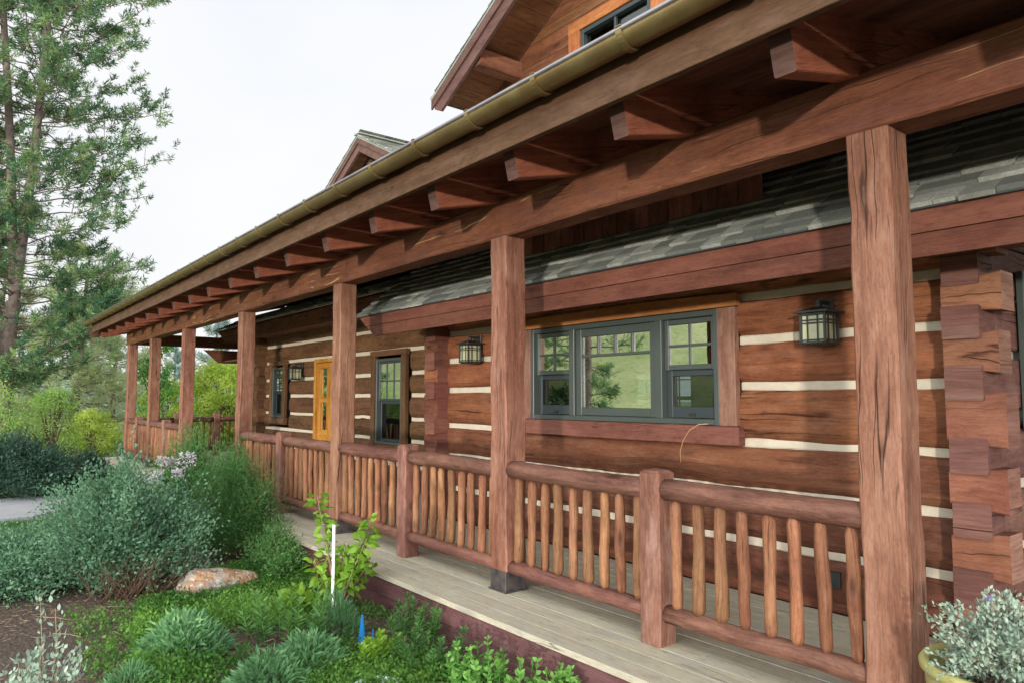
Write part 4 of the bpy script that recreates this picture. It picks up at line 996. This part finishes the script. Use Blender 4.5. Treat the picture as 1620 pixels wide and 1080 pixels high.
# dead brown stems under the big shrub
# rock
def rock(label, c, s, seed):
    rr = np.random.default_rng(seed); V = []; F = []; n, m = 22, 14
    ph = rr.uniform(0, 6, 8)
    for i in range(m+1):
        th = math.pi*i/m
        for j in range(n):
            a = 6.2832*j/n; d = np.array([math.sin(th)*math.cos(a), math.sin(th)*math.sin(a), math.cos(th)])
            k = 1+.10*math.sin(3*d[0]+ph[0])+.09*math.sin(5*d[1]+ph[1])+.06*math.sin(8*d[2]+ph[2])+.05*math.sin(9*d[0]+7*d[1]+ph[3])+.03*math.sin(17*d[0]+ph[4])*math.sin(15*d[1])
            d = np.sign(d)*np.abs(d)**.75
            V.append(tuple(d*k*s))
    for i in range(m):
        for j in range(n): q = (j+1) % n; F.append([i*n+j, (i+1)*n+j, (i+1)*n+q, i*n+q])
    mb = MB(); mb.add(V, F, [[(0, 0)]*4]*len(F), .5, 0, False); o = mb.build('rock', M['rock']); o.location = c; tag(o, label, 'rock'); return o
rock('tan and grey boulder at the foot of the feathery shrub', (-6.72, 1.92, G+.02), (.22, .34, .17), 4)
rock('small dark stone in shade behind the boulder', (-7.5, 2.75, G+.04), (.15, .2, .12), 9)
# stake, marker, bowl, pot
mb = MB(); sweep(mb, (-5.27, 2.395, G-.05), (-5.285, 2.40, .415), rect(.034, .012, .002), (0, 1, 0)); tag(mb.build('stake', M['white']), 'thin white upright stake beside the lime sapling', 'stake')
root = tag(empty('plant_marker', (-4.6, 2.31, G)), 'bright blue plastic spike behind the lime-green plant', 'plant marker')
mb = MB(); sweep(mb, (0, 0, .0), (.0, 0, .21), rect(.07, .035, .006), (0, 1, 0), prof2=rect(.014, .010, .001)); mb.build('blade', M['blue'], root)
mb = MB(); sweep(mb, (.06, .05, .0), (.065, .05, .12), rect(.02, .012, .003), (0, 1, 0), prof2=rect(.008, .006, .001)); mb.build('blade', M['blue'], root)
def lathe(mb, prof, n=40, rnd=.5, c=(0, 0, 0)):
    V = []; F = []
    for r_, z in prof:
        for j in range(n): a = 6.2832*j/n; V.append((c[0]+r_*math.cos(a), c[1]+r_*math.sin(a), c[2]+z))
    for i in range(len(prof)-1):
        for j in range(n): q = (j+1) % n; F.append([i*n+j, i*n+q, (i+1)*n+q, (i+1)*n+j])
    mb.add(V, F, [[(0, 0)]*4]*len(F), rnd, 0, True)
mb = MB(); lathe(mb, [(.0, .0), (.07, .0), (.12, .06), (.128, .062), (.128, .068), (.118, .066), (.066, .01), (0, .01)]); o = mb.build('bowl', M['bowl']); o.location = (-3.80, 2.00, G+.0); tag(o, 'pale blue-white rim of a shallow dish at the bottom edge', 'dish')
PC = (-.98, 3.02, .002)
root = tag(empty('planter', PC), 'yellow-green glazed round pot beside the near post', 'planter')
mb = MB(); lathe(mb, [(0, 0), (.17, 0), (.20, .05), (.245, .25), (.255, .38), (.262, .40), (.272, .405), (.274, .425), (.266, .437), (.245, .437), (.236, .42), (.236, .36), (0, .36)], 64); mb.build('pot', M['pot'], root)
mb = MB(); lathe(mb, [(0, .375), (.12, .373), (.2355, .367)], 40); mb.build('soil', M['soil'], root)
r = shrub('potted_silver_plant', 'silver-grey leafy plant with violet buds growing in the glazed pot', 'plant', (PC[0]+.02, PC[1], PC[2]+.37), .30, (.29, .29), 260, 46, .019, .011, 'lf_silver', 'twig_pale', 6, .3, .6, .010, stems=260)
mb = MB(); 
for c in [(-.05, -.03, .30), (.1, .05, .28)]: D = rdir(26, .5); leaves(mb, np.array(c)+D*.006, D, .012, .008, 6)
mb.build('flower', M['petal_v'], r)

# ------------------------------------------------------------------ trees
def pine(name, label, base, H, crown0, rmax, nb, tufts, needle, mat, lean=(0, 0), fork=None, trunk_r=.3, group=None, per=30, seed=3, flat=.25, nw=.012, branch_r=.035, tuftr=.5, mat2=None, droop=0.0):
    rr = np.random.default_rng(seed); root = tag(empty(name, base), label, 'tree', group)
    mt = MB(); stems = []
    def trunk(p0, p1, r0, r1):
        n = 12; pts = []
        for i in range(n+1):
            t = i/n; pts.append(np.array(p0)*(1-t)+np.array(p1)*t+np.array([math.sin(t*5+p0[0])*.12, math.cos(t*4)*.10, 0])*t*H/14)
        tube(mt, [tuple(p) for p in pts], r0, 12, r1); stems.append(pts)
    if fork:
        fz = fork; fp = (lean[0]*.3, lean[1]*.3, fz); trunk((0, 0, 0), fp, trunk_r, trunk_r*.75); base_p = stems.pop(); low = base_p
        trunk(base_p[-1], (lean[0]*.2-.3, lean[1]*.2-.9, H*.97), trunk_r*.55, .05); trunk(base_p[-1], (lean[0], lean[1], H), trunk_r*.55, .05)
    else: trunk((0, 0, 0), (lean[0], lean[1], H), trunk_r, .03)
    mb_ = MB(); ml = MB(); TP = []; TD = []
    for b in range(nb):
        st = stems[b % len(stems)]; t = crown0+(1-crown0)*((b+.5)/nb); zt = t*H; z0, z1 = st[0][2], st[-1][2]
        if fork and zt < fork: st = low; z0, z1 = st[0][2], st[-1][2]
        f = min(.999, (zt-z0)/(z1-z0)); k = f*12; i = int(k); p = st[i]*(1-(k-i))+st[min(i+1, 12)]*(k-i)
        cr = rmax*min(1.0, .35+1.5*(1-t))*rr.uniform(.55, 1.12)*(1 if t > crown0+.1 else .8)
        a = rr.uniform(0, 6.283); dz = rr.uniform(-.15, .35)-droop; pts = [p]; d = np.array([math.cos(a), math.sin(a), dz*.6])
        m = 6
        for s in range(1, m+1):
            q = p+d*cr*s/m+np.array([0, 0, (s/m)**2*cr*(.22-droop)])+rr.normal(0, .04*cr*.5, 3); pts.append(q)
        tube(mb_, [tuple(x) for x in pts], branch_r*(.5+.5*(1-t)), 5, .008)
        for w in range(tufts):
            s = rr.uniform(.3, 1.0)**.8; kk = s*m; ii = min(int(kk), m-1); q = pts[ii]*(1-(kk-ii))+pts[ii+1]*(kk-ii)
            sd = np.array([-math.sin(a), math.cos(a), 0])*rr.normal(0, .22*cr*(1.15-s))+np.array([0, 0, rr.normal(.05, .05*cr)])
            e = q+sd
            if rr.random() < .6 and np.linalg.norm(sd) > .15: tube(mb_, [tuple(q), tuple((q+e)/2+[0, 0, -.02]), tuple(e)], .012, 4, .005)
            TP.append(e); TD.append(sd*.6+d*.5+np.array([0, 0, .45]))
    TP = np.array(TP); TD = np.array(TD); TD /= np.linalg.norm(TD, axis=1, keepdims=True)+1e-9; n = len(TP)
    off = rr.uniform(-.5, .5, (n, per, 1))*TD[:, None]*tuftr*.8
    P = (TP[:, None]+off).reshape(-1, 3); D = rdir(n*per)*1.0+np.repeat(TD, per, 0)*.75
    tr = np.repeat(rr.random(n), per)
    sel = tr if mat2 is None else None
    leaves(ml, P, D, needle, nw, 4 if nw > .02 else 3, rnd=tr)
    mt.build('trunk', M['bark'], root); mb_.build('branch', M['bark'], root); ml.build('crown', M[mat], root); return root
pine('pine_tree', 'tall forked ponderosa pine standing closest, with clustered green needles', (-24.6, 1.1, -.5), 19, .10, 3.75, 210, 24, .17, 'lf_pine', (.4, 1.1), 4.6, .25, per=32, seed=5, nw=.03, branch_r=.03, tuftr=.4)
pine('pine_tree', 'second tall pine cut by the left edge, its bare trunk in line', (-25.2, -.7, -.5), 20, .2, 2.8, 130, 18, .17, 'lf_pine', (.1, .25), None, .2, per=32, seed=8, nw=.026)
pine('pine_tree', 'pale drooping pine boughs hanging low behind the tall pine', (-31, 3.6, -.7), 7.6, .06, 3.0, 58, 10, .28, 'lf_pine_pale', (.3, .4), None, .2, per=30, seed=13, nw=.03, droop=.15)
pine('pine_tree', 'pale olive pine rising between the tall pine and the last post', (-33, 5.2, -.8), 6.4, .06, 2.2, 54, 9, .26, 'lf_pine_pale', (.2, .2), None, .14, per=28, seed=14, nw=.03, droop=.1)
pine('pine_tree', 'dense pale pine filling the left edge behind the tall trunks', (-30, 1.2, -.7), 6.6, .06, 2.4, 54, 9, .26, 'lf_pine_pale', (.2, .2), None, .14, per=28, seed=15, nw=.03, droop=.1)
pine('far_conifer', 'thin bluish conifer far off, left of the last porch post', (-42, 6.55, -.9), 5.6, .12, 1.15, 50, 6, .22, 'lf_far', per=20, trunk_r=.09, seed=21, nw=.035, branch_r=.02)
pine('far_conifer', 'bluish conifer far behind the gap between the last two posts', (-46, 10.6, -.9), 5.3, .1, 1.2, 44, 6, .24, 'lf_far', per=20, trunk_r=.09, seed=22, nw=.035, branch_r=.02)
pine('far_conifer', 'bluish conifer rising above the yellow-green tree behind the porch', (-39, 11.0, -.9), 6.4, .15, 1.5, 50, 6, .26, 'lf_far', per=20, trunk_r=.1, seed=23, nw=.035, branch_r=.02)
pine('far_conifer', 'small bluish conifer farthest left among the distant trees', (-48, 5.9, -.9), 4.6, .1, 1.1, 36, 6, .24, 'lf_far', per=18, trunk_r=.08, seed=24, nw=.035, branch_r=.02)
def bush_tree(name, label, base, H, rx, ry, ncl, per, L, Wd, mat, trunk_r=.06, z0=.12, cat='tree', crown_r=.42):
    root = tag(empty(name, base), label, cat); mt = MB(); ml = MB(); C = []
    for i in range(ncl):
        a = rng.uniform(0, 6.283); e = rng.uniform(-1, 1); q = (1-e*e)**.5*rng.uniform(.5, 1.08)
        C.append((math.cos(a)*q*rx, math.sin(a)*q*ry, H*(z0+(1-z0)*(.5+.5*e*rng.uniform(.8, 1.05)))))
    C = np.array(C)
    for i in range(0, ncl, 3):
        c = C[i]; tube(mt, [(c[0]*.04, c[1]*.04, 0), (c[0]*.2, c[1]*.2, c[2]*.4), (c[0]*.6, c[1]*.6, c[2]*.75), tuple(c)], trunk_r*.6, 5, .006)
    tube(mt, [(0, 0, 0), (.02, .03, H*.3), (0, .05, H*.7)], trunk_r, 8, trunk_r*.4)
    r_ = crown_r*H*.3*rng.uniform(.6, 1.3, ncl)
    P = np.repeat(C, per, 0)+rdir(ncl*per)*(rng.random((ncl*per, 1))**.5)*np.repeat(r_, per)[:, None]*[1, 1, .75]
    P[:, 2] = np.maximum(P[:, 2], .05)
    leaves(ml, P, rdir(ncl*per, -.1), L, Wd, 4, .1, rnd=np.repeat(rng.random(ncl), per)); mt.build('trunk', M['twig'], root); ml.build('crown', M[mat], root); return root
bush_tree('young_tree', 'glowing yellow-green tree behind the far porch railing', (-26.5, 7.9, -.6), 3.4, 1.9, 1.5, 260, 110, .085, .05, 'lf_bright', crown_r=.45)
bush_tree('young_tree', 'yellow-green shrub tree lower left behind the sixth post', (-28.0, 6.2, -.6), 2.5, 1.1, .9, 90, 100, .085, .05, 'lf_bright', crown_r=.45)
bush_tree('young_tree', 'darker green tree seen through the gap right of the fourth post', (-25, 10.4, -.6), 3.8, 1.5, 1.5, 120, 100, .09, .05, 'lf_fresh', crown_r=.45)
bush_tree('leafy_shrub', 'yellow-green shrub low beside the far deck corner', (-22.6, 3.15, -.5), 1.5, 1.0, .75, 90, 90, .07, .04, 'lf_bright', cat='shrub', crown_r=.5)
bush_tree('young_tree', 'fresh green feathery sapling left of the yellow-green shrub', (-20.5, 2.0, -.45), 2.1, .75, .6, 70, 90, .06, .03, 'lf_fresh', crown_r=.5)
bush_tree('young_tree', 'bright green larch-like tree at the left edge behind the juniper', (-19.6, .7, -.45), 2.2, .95, .7, 90, 90, .06, .03, 'lf_fresh', crown_r=.5)
bush_tree('young_tree', 'slender dark-leaved tree just behind the last post', (-25.5, 5.35, -.5), 3.9, .5, .55, 40, 50, .11, .06, 'lf_mint', crown_r=.25)
# distant tree line on rising ground
hill('far_hill', (-210, 40), 120, 160, 9, M['hill'])
def woods():
    mb = MB(); n = 420
    for i in range(n):
        x = rng.uniform(-150, -85); y = rng.uniform(-60, 75); h = rng.uniform(3, 6.5); P = np.zeros((70, 3)); t = rng.random(70); a = rng.uniform(0, 6.28, 70); q = (1-t)*h*.24+.1
        P[:, 0] = x+np.cos(a)*q; P[:, 1] = y+np.sin(a)*q; P[:, 2] = -1.8+t*h
        leaves(mb, P, np.stack([np.cos(a), np.sin(a), np.full(70, -.15)], 1), .9, .5, 4, rnd=np.full(70, rng.random()))
    return tag(mb.build('distant_wood', M['lf_far']), 'hazy line of distant conifers beyond the garden', 'wood', kind='stuff')
woods()
# the pine mirrored in the big pane stands behind the camera
pine('pine_tree', 'pine whose drooping boughs are mirrored in the wide window', (-19.7, -9.9, -.4), 15, .10, 2.4, 80, 12, .25, 'lf_pine', (.2, .1), None, .25, per=26, seed=31, nw=.03, droop=.25)

# look-alike plants share a group, each with its own label
GROUPS = {'potentilla_shrub': 'blue-green shrubs by the mulch', 'feathery_shrub': 'feathery shrubs along the deck', 'juniper': 'dark bushes beyond the path', 'lavender': 'lavender cushions in the bed',
          'young_perennial': 'young perennials in the bed', 'mint_plant': 'mint-like plants along the rim', 'pine_tree': 'pines round the garden', 'far_conifer': 'distant conifers', 'young_tree': 'young leafy trees behind the porch',
          'leafy_shrub': 'leafy shrubs by the far deck', 'rock': 'stones in the bed'}
for o in bpy.data.objects:
    if o.parent is None and o.name.split('.')[0] in GROUPS: o['group'] = GROUPS[o.name.split('.')[0]]
